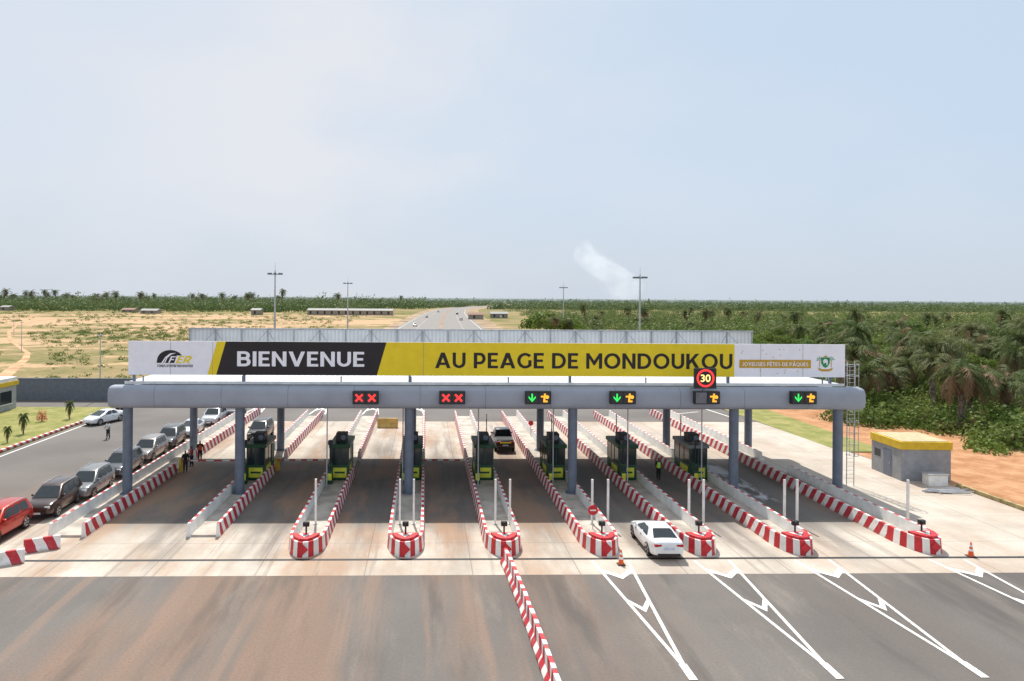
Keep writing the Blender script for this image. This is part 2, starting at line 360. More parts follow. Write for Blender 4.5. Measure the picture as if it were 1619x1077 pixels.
g=MB(); g.add([(38.6,62,.02),(43,62,.02),(44,100,.02),(37.6,100,.02)],[(0,1,2,3)]); struct('grass_verge',g,lawnm)
g=MB(); tk=[(-20,612,34),(2,598,26),(22,582,20),(40,568,13),(44,558,9),(30,548,8),(16,538,7),(14,526,6),(26,514,5),(60,507,4),(120,501,4)]
tv=[]
for u,v,w_ in tk:
    A_=G(u-w_/2,v); B_=G(u+w_/2,v); tv+=[(A_.x,A_.y,-.02),(B_.x,B_.y,-.02)]
g.add(tv,[(2*i,2*i+1,2*i+3,2*i+2) for i in range(len(tk)-1)]); struct('dirt_track',g,P('track_sand',(.58,.34,.18),.95,var=.25,scale=.25))
XK=[-6.5+5.48*k for k in range(6)]
mk=MB()
def line(p,q,w,z=.009):
    p=Vector(p);q=Vector(q); d=(q-p).normalized(); n=Vector((-d.y,d.x))*w/2
    mk.add([(p.x+n.x,p.y+n.y,z),(p.x-n.x,p.y-n.y,z),(q.x-n.x,q.y-n.y,z),(q.x+n.x,q.y+n.y,z)],[(0,1,2,3)])
for X in XK[3:]+[28.3]:
    line((X-.95,36.2),(X,25.6),.16); line((X+.95,36.2),(X,25.6),.16,.013)
    for yy,wd in ((34.4,.76),(30.8,.44)):
        mk.add([(X-wd,yy+.7,.017),(X-wd,yy+.25,.017),(X,yy-.6,.017),(X,yy-.1,.017)],[(0,1,2,3)])
        mk.add([(X+wd,yy+.7,.017),(X,yy-.1,.017),(X,yy-.6,.017),(X+wd,yy+.25,.017)],[(0,1,2,3)])
    line((X,25.9),(X,24.8),.32,.021)
    line((X,22),(X,16),.15); line((X,12),(X,6),.15)
for X in [-20.6,-12.8]+XK[:2]:
    line((X-.95,81.5),(X,93),.2); line((X+.95,81.5),(X,93),.2,.013)
    mk.add([(X-.7,84,.017),(X,85.2,.017),(X,86,.017),(X-.7,84.8,.017)],[(0,1,2,3)]); mk.add([(X+.7,84,.017),(X+.7,84.8,.017),(X,86,.017),(X,85.2,.017)],[(0,1,2,3)])
line((36.5,79),(34,104),.22); line((30,82),(34,84),.2)
line((-36.6,52),(-36.6,100),.18)
def lerp_rows(y):
    for i in range(len(rows)-1):
        if rows[i][0]<=y<=rows[i+1][0]:
            t=(y-rows[i][0])/(rows[i+1][0]-rows[i][0]); return rows[i][1]+(rows[i+1][1]-rows[i][1])*t, rows[i][2]+(rows[i+1][2]-rows[i][2])*t
for y in range(210,940,14):
    l0,r0=lerp_rows(y); l1,r1=lerp_rows(y+5)
    for f_ in (.24,.76): line((l0+(r0-l0)*f_,y),(l1+(r1-l1)*f_,y+5),.25)
    l1,r1=lerp_rows(y+14)
    for f_ in (.04,.96): line((l0+(r0-l0)*f_,y),(l1+(r1-l1)*f_,y+14),.22)
struct('road_markings',mk,paint)
# ---------------- canopy ----------------
CXs=[-20.8,-13.0,-1.1,10.55,22.2,29.8]; YF=48.45; YR=62.1
can=thing('toll_canopy','long grey toll plaza canopy with rounded front beam and white corrugated roof','canopy',(0,0,0))
def tube(y,x0,x1,z,rr,name):
    b=MB(); n=48; rg=[]
    prof=[(0,.86),(.04,.94),(.12,.985),(.25,1)]
    xs=[(x0+d,k) for d,k in prof]+[(x1-d,k) for d,k in reversed(prof)]
    def sp(c): return math.copysign(abs(c)**.62,c)
    for x,k in xs: rg.append([(x,y+sp(math.cos(2*PI*i/n))*rr*.86*k,z+sp(math.sin(2*PI*i/n))*rr*k) for i in range(n)])
    b.rings(rg); o=b.build(name,grey,can,smooth=True)
    x=x0+3.2
    while x<x1-1:
        s=MB(); s.rings([[(x+dx,y+sp(math.cos(2*PI*i/n))*(rr*.86+.004),z+sp(math.sin(2*PI*i/n))*(rr+.004)) for i in range(n)] for dx in (0,.03)]); x+=4.6
        s.build('beam_seam',greyd,o,smooth=False)
    return o
tube(YF,-21.95,31.45,6.93,.79,'front_beam'); tube(YR+.6,-21.95,31.45,6.93,.79,'rear_beam')
for x in (-21.3,30.8):
    b=MB(); b.cyl((x,YF+.4,6.95),(x,YR+.2,6.95),.5,n=20); b.build('side_beam',grey,can,smooth=True)
b=MB(); b.box(-21.1,YF+.42,7.76,30.4,YR+.6,7.88); b.build('roof_panel',roofm,can)
b=MB(); b.box(-21.2,YF+.36,7.74,30.5,YF+.44,7.93); b.build('roof_flashing',white,can)
b=MB(); b.box(-21.0,YF+.5,6.6,30.2,YR+.1,6.66); b.build('ceiling',P('ceiling_grey',(.13,.13,.135),.8),can)
for y in (YF,YR):
    for x in CXs:
        b=MB(); b.cyl((x,y,0.13),(x,y,6.4),.33,n=20); b.cyl((x,y,.1),(x,y,.2),.5,n=16); b.build('column',greyd,can,smooth=False)
for k,X in enumerate(XK):
    b=MB(); b.cyl((X-.55,49.6,.1),(X-.55,49.6,6.7),.045,n=8); b.build('drain_pipe',galv,can)
for x in (-20,-13,-6,-1,6,10.5,16,22,29):
    b=MB(); b.cyl((x,YF+.6,7.88),(x,YF+.6,8.3),.05,n=8); b.build('roof_vent',greyd,can)
# front banner
YB=49.25
ban=thing('welcome_banner','long ribbed welcome sign in white, black and yellow standing above the front beam','sign',(0,0,0))
bx=lambda u: AT(u,566,YB).x
z0,z1=8.35,10.75
b=MB(); b.box(bx(203),YB,z0,bx(1336),YB+.12,z1); b.build('backing_panel',whiteb,ban)
def poly(name,us,mat,y=YB-.006):
    bb=MB(); bb.add([(bx(u),y,z0+(z1-z0)*t) for u,t in us],[tuple(range(len(us)))]); return bb.build(name,mat,ban)
poly('white_field',[(203,0),(330,0),(345,1),(203,1)],whiteb,YB-.004)
poly('yellow_stripe',[(328,0),(342,0),(357,1),(343,1)],yellow,YB-.008)
poly('black_field',[(342,0),(596,0),(611,1),(357,1)],black)
poly('yellow_field',[(596,0),(1161,0),(1161,1),(611,1)],yellow,YB-.008)
jm=P('joint_grey',(.35,.32,.25),.7)
for i in range(16):
    u=203+(1133)*(i+1)/17
    if 342<u<611 or 690<u<1160: continue
    b=MB(); b.box(bx(u)-.012,YB-.0125,z0,bx(u)+.012,YB-.0095,z1); b.build('panel_joint',jm,ban)
zz=lambda v,u: AT(u,v,YB).z
lettering('lettering','BIENVENUE',whiteb,ban,bx(375),bx(576),zz(579.5,475),zz(556,475),YB-.016)
lettering('lettering','AU PEAGE DE MONDOUKOU',black,ban,bx(688),bx(1158),zz(583,920),zz(558.5,920),YB-.016)
b=MB(); b.box(bx(1169),YB-.014,zz(582,1225),bx(1282),YB-.002,zz(569,1225)); b.build('gold_label',gold,ban)
lettering('lettering','JOYEUSES FÊTES DE PÂQUES',whiteb,ban,bx(1173),bx(1278),zz(579.0,1225),zz(573,1225),YB-.02,t=.16)
for i in range(14):
    u=random.uniform(1168,1285); v=random.choice([random.uniform(552,566),random.uniform(585,593)]); dd=MB()
    dd.cyl((bx(u),YB-.012,zz(v,u)),(bx(u),YB-.002,zz(v,u)),.04,n=6); dd.build('gold_dot',gold,ban)
cu,cvv=1305,573; ex,ez=bx(cu),zz(cvv,cu); e=MB(); K_=1.2
def e_add(pts,mi,y): e.add([(ex+x*K_,y,ez+z*K_) for x,z in pts],[tuple(range(len(pts)))],mi)
e_add([(-.27,.3),(.27,.3),(.27,-.05),(.14,-.26),(0,-.34),(-.14,-.26),(-.27,-.05)],0,YB-.014)
e_add([(-.16,.08),(-.08,.2),(.06,.2),(.14,.1),(.14,-.1),(.08,-.2),(.04,-.02),(-.04,-.02),(-.1,-.1)],1,YB-.018)
e_add([(-.14+.28*i/6,.32+.1*math.sin(math.pi*i/6)) for i in range(7)],2,YB-.018)
for sx in (-1,1):
    e_add([(sx*.34,-.3),(sx*.38,-.3),(sx*.38,.15),(sx*.34,.15)],2,YB-.016)
    for k in range(5): e_add([(sx*.36,.15),(sx*.36+.2*math.cos(k*.78),.15+.2*math.sin(k*.78)),(sx*.36+.2*math.cos(k*.78+.3),.15+.2*math.sin(k*.78+.3))],0,YB-.020)
e_add([(-.45,-.33),(-.2,-.42),(.2,-.42),(.45,-.33),(.42,-.47),(.2,-.55),(-.2,-.55),(-.42,-.47)],2,YB-.022)
e.build('emblem',[P('emblem_green',(.02,.30,.10),.6),whiteb,gold],ban)
# left logo: dark low dome with a thin pale road, and F + ER lettering over its right half
l=MB(); ox,oz=bx(276),zz(566,277)
def l_add(pts,mi,y): l.add([(ox+x,y,oz+z) for x,z in pts],[tuple(range(len(pts)))],mi)
l_add([(-.95*math.cos(t)-.30,.92*(math.sin(t)**.8)-.36) for t in np.linspace(.0,math.pi,24)],0,YB-.014)
l_add([(-.93,-.36),(-.66,.06),(-.32,.32),(.12,.36),(-.26,.22),(-.50,-.02),(-.66,-.36)],1,YB-.018)
l_add([(-.80,-.36),(-.62,-.02),(-.59,-.02),(-.74,-.36)],0,YB-.022)
l_add([(-.02,-.38),(.16,.17),(1.4,.17),(1.3,-.38)],1,YB-.020)
l.build('logo_road_shape',[black,whiteb],ban)
lettering('logo_lettering','F',whiteb,ban,ox-.44,ox+.10,oz-.34,oz+.12,YB-.026,shear=.35)
lettering('logo_lettering','ER',yellow,ban,ox+.10,ox+1.30,oz-.36,oz+.14,YB-.030,shear=.35,t=.24)
lettering('logo_caption',"FONDS D'ENTRETIEN ROUTIER",black,ban,ox-1.2,ox+1.3,oz-.66,oz-.48,YB-.014,t=.22)
for x in CXs:
    b=MB(); b.box(x-.09,YB+.13,7.89,x+.09,YB+.31,10.6); b.build('support_post',greyd,ban)
# rear banner
rb=thing('rear_sign_frame','grey ribbed back of the rear roof sign with diagonal braces behind the welcome sign','sign',(0,0,0))
b=MB(); b.box(-21.3,YR+.3,8.35,30.2,YR+.42,11.0); b.build('backing_panel',ribp,rb)
brm=P('brace_grey',(.30,.32,.35),.5)
for x in [-21.3+51.5*i/22 for i in range(23)]:
    b=MB(); b.box(x-.035,YR+.16,7.9,x+.035,YR+.29,11.0); b.build('frame_post',brm,rb)
for i in range(0,22,2):
    xa=-21.3+51.5*i/22; xb=-21.3+51.5*(i+2)/22; xm=(xa+xb)/2
    b=MB(); b.cyl((xa,YR-1.2,8.0),(xm,YR+.1,10.9),.028,n=6); b.build('diagonal_brace',brm,rb)
    b=MB(); b.cyl((xb,YR-1.2,8.0),(xm,YR+.08,10.9),.028,n=6); b.build('diagonal_brace',brm,rb)
b=MB(); b.box(-21.4,YR+.12,11.003,30.3,YR+.46,11.10); b.build('top_rail',brm,rb)
# lane signals
def xmark(bm,cx,cz,s,y):
    for sg in (-1,1):
        w=.07; bm.add([(cx-s-w*.7,y,cz-sg*s+w*.7*sg),(cx-s+w*.7,y,cz-sg*s-w*.7*sg),(cx+s+w*.7,y,cz+sg*s-w*.7*sg),(cx+s-w*.7,y,cz+sg*s+w*.7*sg)],[(0,1,2,3)])
        y-=.003
def arrow(bm,cx,cz,s,y):
    bm.add([(cx-.05,y,cz-.1),(cx+.05,y,cz-.1),(cx+.05,y,cz+s),(cx-.05,y,cz+s)],[(0,1,2,3)])
    for sg in (-1,1):
        bm.add([(cx,y-.003,cz-s),(cx+sg*s*.85,y-.003,cz-.0),(cx+sg*s*.85,y-.003,cz+.13),(cx,y-.003,cz-s+.15)],[(0,1,2,3)])
sig=[(578,'XX','overhead lane signal with two red crosses, the leftmost on the beam'),(715,'XX','overhead lane signal with two red crosses, the right one of that pair'),
 (851,'AT','green arrow and orange letter signal above the pickup lane, left of the thick column'),(985,'AT','green arrow and orange letter lane signal, right of the thick column'),
 (1118,'OT','lane signal with dark left half and orange right half under the speed sign'),(1271,'AT','green arrow and orange letter lane signal at the right end of the beam')]
YS=47.42; scb=P('screen_black',(.035,.037,.04),.4)
for u,kd,lb in sig:
    c=AT(u,629,YS); t=thing('lane_signal',lb,'lane signal',(c.x,YS,c.z),0,'lane signals on the front beam')
    b=MB(); b.box(-.9,-.06,-.45,.9,.28,.45); b.build('housing',dark,t,bev=.02)
    b=MB(); b.box(-.6,.25,-.1,.6,.5,.1); b.build('bracket',greyd,t)
    for i,ch in enumerate(kd):
        cx=-.44 if i==0 else .44
        b=MB(); b.box(cx-.38,-.08,-.38,cx+.38,-.062,.38); sc=b.build('screen',scb if ch!='O' else P('screen_off',(.16,.16,.19),.4),t)
        b=MB()
        if ch=='X': xmark(b,cx,0,.24,-.09); b.build('red_cross',ledr,sc)
        elif ch=='A': arrow(b,cx,0,.29,-.09); b.build('green_arrow',ledg,sc)
        elif ch=='T':
            yt=-.09
            b.add([(cx-.10,yt,-.2),(cx+.03,yt,-.2),(cx+.08,yt,.3),(cx-.05,yt,.3)],[(0,1,2,3)])
            b.add([(cx-.27,yt-.002,.04),(cx+.27,yt-.002,.04),(cx+.27,yt-.002,.15),(cx-.27,yt-.002,.15)],[(0,1,2,3)])
            b.add([(cx-.10,yt-.004,-.3),(cx+.2,yt-.004,-.3),(cx+.2,yt-.004,-.18),(cx-.10,yt-.004,-.18)],[(0,1,2,3)])
            b.cyl((cx+.17,yt-.006,.06),(cx+.17,yt-.012,.06),.13,n=16); b.build('orange_letter',ledo,sc)
c=AT(1115,598,YS-.2); t=thing('speed_limit_sign','square electronic speed limit sign reading 30 in a red ring','sign',(c.x,YS-.2,c.z))
b=MB(); b.box(-.78,-.05,-.7,.78,.15,.7); b.build('housing',dark,t,bev=.03)
b=MB(); b.box(-.08,.16,-1.4,.08,.3,.5); b.box(-.9,.14,-.78,.9,.5,-.71); b.build('post',greyd,t)
b=MB(); n=36
vs=[]
for rr in (.49,.63):
    vs+=[(rr*math.cos(2*math.pi*i/n),-.06,rr*math.sin(2*math.pi*i/n)) for i in range(n)]
b.add(vs,[(i,(i+1)%n,n+(i+1)%n,n+i) for i in range(n)]); b.build('red_ring',ledr,t)
text('numerals','30',ledy,t,-.35,.35,-.26,.26,-.065,off=.02)
# ladder
t=thing('access_ladder','galvanised caged ladder rising to the roof at the right end of the canopy','ladder',(32.1,50.6,0))
for sx in (-.28,.28):
    b=MB(); b.cyl((sx,0,0),(sx,0,9.4),.035,n=8); b.build('rail',galv,t)
for i in range(30):
    b=MB(); b.cyl((-.28,0,.3+i*.3),(.28,0,.3+i*.3),.018,n=6); b.build('rung',galv,t)
b=MB()
for i in range(9):
    z=2.4+i*.85; pts=[(.4*math.cos(t_),-.02-.75*math.sin(t_),z) for t_ in np.linspace(0,math.pi,9)]
    for p,q in zip(pts[:-1],pts[1:]): b.cyl(p,q,.02,n=5)
for t_ in (.5,1.2,1.9,2.6): b.cyl((.4*math.cos(t_),-.02-.75*math.sin(t_),2.4),(.4*math.cos(t_),-.02-.75*math.sin(t_),9.2),.018,n=5)
b.build('safety_cage',galv,t)
b=MB()
for x in (-1.9,-1.2,-.5): b.cyl((x,0,7.6),(x,0,9.1),.025,n=6)
for z in (8.5,9.1): b.cyl((-1.9,0,z),(-.3,0,z),.025,n=6)
b.build('guard_rail',galv,t)
# ---------------- islands ----------------
def island(X,label,ys=39.3,ye=80.0,nose=True,hw=1.08,left=True,right=True):
    t=thing('toll_island',label,'toll island',(X,ys,0),0,'toll islands between the lanes')
    Lg=ye-ys; kt=.3; kh=.8
    b=MB(); b.box(-hw+kt+.003,-1.2 if nose else 0,0,hw-kt-.003,Lg-.2,.13); b.build('island_slab',concl,t)
    def kerb(sg,ya,yb,name):
        b=MB(); xo=sg*hw; xi=sg*(hw-kt); xt=sg*(hw-.08); xti=sg*(hw-kt+.06)
        pr=[(xo,0),(xt,kh),(xti,kh),(xi,0)]
        vs=[(x,y,z) for y in (ya,yb) for x,z in pr]
        f=[((0,4,5,1),0),((1,5,6,2),0),((2,6,7,3),1),((0,1,2,3),1),((7,6,5,4),1)]
        for ff,mi in f: b.add(vs,[ff],mi)
        b.build(name,[stripe,white],t)
    if left: kerb(-1,0,Lg,'striped_kerb')
    if right:
        kerb(1,0,14.5,'striped_kerb'); kerb(1,19,Lg,'striped_kerb')
    if nose:
        op=[(-hw,0),(-hw+.01,-.55),(-hw+.05,-1.05),(-hw+.15,-1.5),(-hw+.3,-1.9),(-hw+.52,-2.25),(-.3,-2.48),(0,-2.54),(.3,-2.48),(hw-.52,-2.25),(hw-.3,-1.9),(hw-.15,-1.5),(hw-.05,-1.05),(hw-.01,-.55),(hw,0)]
        n=len(op); b=MB()
        def off(p,d):
            L_=math.hypot(p[0],p[1]+.6) if p[1]<-.6 else abs(p[0])
            if p[1]<-.6: return (p[0]*(1-d/max(L_,.01)),(p[1]+.6)*(1-d/L_)-.6)
            return (p[0]-math.copysign(d,p[0]),p[1])
        lv=[[(x,y,0) for x,y in op],[(*off(p,.08),kh) for p in op],[(*off(p,.24),kh) for p in op],[(*off(p,.30),.1) for p in op]]
        vs=[q for l_ in lv for q in l_]
        for i in range(n-1):
            mi=1 if i%2==0 else 0
            b.add(vs,[(i,i+1,n+i+1,n+i)],mi); b.add(vs,[(n+i,n+i+1,2*n+i+1,2*n+i)],mi); b.add(vs,[(2*n+i,2*n+i+1,3*n+i+1,3*n+i)],0)
        b.build('nose',[white,red],t)
        ip=[off(p,.26) for p in op[3:-3]]
        b=MB(); b.prism(ip,.131,.93,0,side=[0],top=0); b.build('nose_block',red,t,bev=.02)
        b=MB(); b.add([(0,-2.56,.14),(.3,-2.52,.42),(0,-2.50,.72),(-.3,-2.52,.42)],[(0,1,2,3)]); b.build('diamond_mark',red,t)
        b=MB(); b.add([(-.42,-1.45,.936),(0,-2.05,.936),(.42,-1.45,.936),(.2,-1.45,.936),(0,-1.75,.936),(-.2,-1.45,.936)],[(0,1,4,5),(1,2,3,4)]); b.build('chevron_mark',white,t)
        b=MB(); b.cyl((0,-1.4,.9),(0,-1.4,1.4),.05,n=8); b.box(-.17,-1.5,1.32,.17,-1.3,1.56); b.cyl((0,-1.5,1.44),(0,-1.57,1.44),.11,n=12); b.build('warning_lamp',dark,t)
    return t
names=['leftmost rounded-nose island, with a single white post',
 'island running straight back to the thick middle-left column',
 'island whose nose meets the long striped centre divider',
 'island with a round red sign, left of the white sedan',
 'island just right of the white sedan','island second from the right, beside a pale wet stain']
for k,X in enumerate(XK): island(X,'red and white '+names[k])
island(28.25,'red and white island at the far right, beside the canopy end column',39.4,82)
island(-12.8,'red and white open-ended island without a nose, left of the first rounded one',40.0,80,nose=False,hw=1.0)
island(-20.6,'outermost left striped and white barrier pair beside the parked car queue',40.0,82,nose=False,hw=1.1)
def post(x,y,label):
    t=thing('height_post',label,'post',(x,y,.13),0,'slim white posts on the islands')
    b=MB(); b.box(-.06,-.06,0,.06,.06,2.75); b.build('post_shaft',white,t); b=MB(); b.box(-.13,-.13,0,.13,.13,.04); b.build('foot_plate',galv,t)
for u,lb in ((499,'only white post on the leftmost rounded island'),(632,'left white post on the second rounded island from the left'),(654,'right white post on the second rounded island from the left'),
   (783,'left white post on the island above the centre divider'),(806,'right white post on the island above the centre divider'),
   (936,'left white post, standing beside the round red sign'),(961,'right white post on the island left of the white sedan'),
   (1089,'left white post on the island right of the white sedan'),(1112,'right white post on the island right of the white sedan'),
   (1240,'left white post on the second island from right'),(1260,'right white post on the second island from right'),(1435,'lone white post on the far right island')):
    c=G(u,832); post(c.x,c.y,lb)
c=G(937,840); t=thing('round_sign','small round red sign on a short post beside a white post','sign',(c.x,c.y,.13))
b=MB(); b.cyl((0,0,0),(0,0,1.0),.03,n=8); b.build('post',galv,t); b=MB(); b.cyl((0,-.03,1.15),(0,-.06,1.15),.3,n=24); b.build('disc',red,t)
b=MB(); b.box(-.18,-.07,1.11,.18,-.062,1.19); b.build('white_bar',white,t)
c=G(839,690); t=thing('round_sign','round red sign far back beside the rear of the pickup lane','sign',(c.x,c.y,0.1))
b=MB(); b.cyl((0,0,0),(0,0,1.1),.03,n=8); b.build('post',galv,t); b=MB(); b.cyl((0,-.03,1.25),(0,-.06,1.25),.26,n=20); b.build('disc',red,t)
# ---------------- booths ----------------
bdoor=P('booth_door',(.03,.12,.05),.5); acd=P('ac_dark',(.03,.03,.03),.6); bgr=P('booth_grey',(.22,.24,.24),.6)
def booth(X,y,label,last=False):
    t=thing('toll_booth',label,'toll booth',(X,y,.13),0,'toll booths under the canopy')
    w=.70; d=1.6; h0=1.15; h1=2.45
    b=MB(); b.box(-w,-d,0,w,d,h0); b.build('lower_wall',green,t,bev=.03)
    b=MB(); b.box(-w+.02,-d+.02,h0,w-.02,d-.02,h1); b.build('glazing',glass,t)
    b=MB()
    for x in (-w,w-.09):
        for yy in (-d,-.5,.45,d-.09): b.box(x,yy,h0+.003,x+.09,yy+.09,h1-.002)
    b.box(-.045,-d,h0+.003,.045,-d+.05,h1-.002); b.build('window_frame',green,t)
    b=MB(); b.box(-w-.10,-d-.15,h1,w+.10,d+.15,h1+.28); b.build('roof',bgr if last else green,t,bev=.03)
    b=MB(); b.box(-.52,-d-.012,.2,.52,-d-.003,.95); yp=b.build('yellow_panel',lime,t)
    b=MB(); b.box(-.38,-d-.02,.52,.38,-d-.013,.66); b.build('panel_text_bar',green,yp)
    b=MB(); b.box(-w-.012,-1.3,.2,-w-.003,.3,.98); b.build('side_panel',lime,t)
    b=MB(); b.box(w+.003,-1.3,.2,w+.012,.3,.98); b.build('side_panel',lime,t)
    b=MB(); b.box(-.42,-.7,h1+.28,.42,.3,h1+.9); b.build('air_conditioner',acd,t,bev=.03)
    b=MB(); b.cyl((.16,-.71,h1+.6),(.16,-.73,h1+.6),.2,n=16); b.build('fan_grille',greyd,t)
    b=MB(); b.box(w+.003,.55,.05,w+.03,1.3,2.2); dr=b.build('door',bdoor,t)
    b=MB(); b.box(w+.031,.62,1.0,w+.06,.68,1.15); b.build('door_handle',galv,dr)
    return t
bl=['leftmost green toll booth with dark air conditioner','green toll booth on the leftmost rounded island','green toll booth half hidden by the middle-left column','green toll booth left of the black pickup','green toll booth right of the black pickup','green toll booth between the thick middle-right column and the guard','rightmost green toll booth with a grey upper side']
BX=[-12.8]+XK
for i,X in enumerate(BX): booth(X+.1,53.4,bl[i],i==6)
def terminal(X,y,label):
    t=thing('payment_terminal',label,'payment terminal',(X,y,.13),0,'payment terminals in front of the booths')
    b=MB(); b.box(-.2,-.22,0,.2,.22,1.5); b.build('cabinet',green,t,bev=.03)
    b=MB(); b.box(-.15,-.24,1.0,.15,-.223,1.35); b.build('screen',glass,t)
    b=MB(); b.box(-.15,-.24,.3,.15,-.223,.8); b.build('yellow_sticker',lime,t)
    b=MB(); b.cyl((0,0,1.5),(0,0,2.9),.05,n=8); b.build('pole',dark,t)
    b=MB(); b.box(-.14,-.25,2.9,.14,.25,3.2); b.build('camera_head',dark,t,bev=.03)
for i,X in enumerate(BX): terminal(X-.5,50.9,'dark payment terminal with camera pole standing before the '+['leftmost booth','second booth from left','third booth from left','booth left of the pickup','booth right of the pickup','booth left of the guard','rightmost booth'][i])
gcab=P('gate_cabinet',(.6,.42,.04),.5)
def boom(X,y,up,label,ln=3.2):
    t=thing('barrier_gate',label,'barrier gate',(X,y,.13),0,'boom gates in the lanes')
    b=MB(); b.box(-.17,-.17,0,.17,.17,1.0); b.build('cabinet',gcab,t,bev=.02)
    b=MB()
    seg=8
    for i in range(seg):
        a0=i*ln/seg; a1=(i+1)*ln/seg
        if up: b.box(-.04,-.23,.9+a0,.04,-.18,.9+a1,i%2)
        else: b.box(.1+a0,-.23,.82,.1+a1,-.18,.92,i%2)
    b.build('boom_arm',[red,white],t)
boom(-19.2,54.6,False,'lowered boom across the outermost left lane',5.0)
boom(-11.7,54.8,False,'lowered boom across the lane left of the second booth',3.6)
boom(-.4,54.8,False,'lowered boom across the lane left of the pickup lane',3.6)
for X,s in ((5.2,'pickup lane'),(10.7,'white sedan lane'),(16.2,'guard lane'),(21.7,'wide right lane')): boom(X,57.5,True,'raised boom standing upright at the '+s)
# ---------------- barrier blocks ----------------
def jersey(loc,rz,ln,label,group,h=.8,mats=None):
    t=thing('road_barrier',label,'barrier',loc,rz,group)
    pr=[(-.28,0),(-.28,.12),(-.12,.35),(-.09,h),(.09,h),(.12,.35),(.28,.12),(.28,0)]
    b=MB(); b.rings([[(x,y,z) for x,z in pr] for y in (-ln/2,ln/2)]); b.build('block',mats or stripe,t,bev=.015)
    return t
pts=[(799,890),(811,917),(824,950),(838,986),(852,1024),(868,1068),(886,1120),(905,1175)]
pw=[G(u,v) for u,v in pts]
L_=[0]
for p,q in zip(pw[:-1],pw[1:]): L_.append(L_[-1]+(q-p).length)
def along(s):
    for i in range(len(pw)-1):
        if s<=L_[i+1]: return pw[i].lerp(pw[i+1],(s-L_[i])/(L_[i+1]-L_[i]))
    return pw[-1]
nb=int(L_[-1]/1.68)
for i in range(nb):
    p=along(i*1.68+.02); q=along(i*1.68+1.66); c=(p+q)/2; d=q-p
    jersey((c.x,c.y,.004),math.atan2(-d.x,d.y)+R(random.uniform(-2,2)),1.62,'striped block number %s of the long divider, counted from the island nose'%(['one','two','three','four','five','six','seven','eight','nine','ten','eleven','twelve'][min(i,11)]),'divider blocks')
c=G(62,873); jersey((c.x,c.y+.3,.004),R(-62),1.75,'short striped barrier block at lower left, right one of two','loose blocks lower left',.7)
c=G(2,897); jersey((c.x,c.y+.3,.004),R(-62),1.75,'short striped barrier block cut by the left edge of the picture','loose blocks lower left',.7)
yb=P('yellow_barrier',(.62,.42,.12),.6)
c=G(613,676); jersey((c.x,c.y,.004),R(90),2.2,'pale yellow concrete block closing a lane behind the booths',None,1.0,yb)
t=thing('lawn_kerb','low red and white kerb edging the lawn on the left','kerb',(-37.6,50,0))
b=MB(); b.box(-.15,0,0,.12,36,.22); b.build('kerb_stone',stripe,t)
t=thing('plaza_kerb','low weathered kerb along the right edge of the paved plaza','kerb',(40.1,34,0))
b=MB(); b.box(0,-6,-.02,.22,16.4,.25); b.build('kerb_stone',P('kerb_yellowish',(.42,.34,.16),.85,var=.3),t)
def cone(u,v,label):
    c=G(u,v); t=thing('traffic_cone',label,'traffic cone',(c.x,c.y,.008),0,'traffic cones')
    b=MB(); b.box(-.2,-.2,0,.2,.2,.04); b.build('base',dark,t,bev=.01)
    b=MB(); b.cyl((0,0,.04),(0,0,.78),.15,.03,n=16); cb_=b.build('cone_body',orange,t)
    for za,zb_,ra,rb_ in ((.3,.42,.117,.098),(.54,.64,.08,.062)):
        b=MB(); b.cyl((0,0,za),(0,0,zb_),ra,rb_,n=16); b.build('white_band',white,t)
cone(982,893,'orange cone with white bands at the left side of the white sedan'); cone(1535,880,'orange cone with white bands beside the far right island nose')
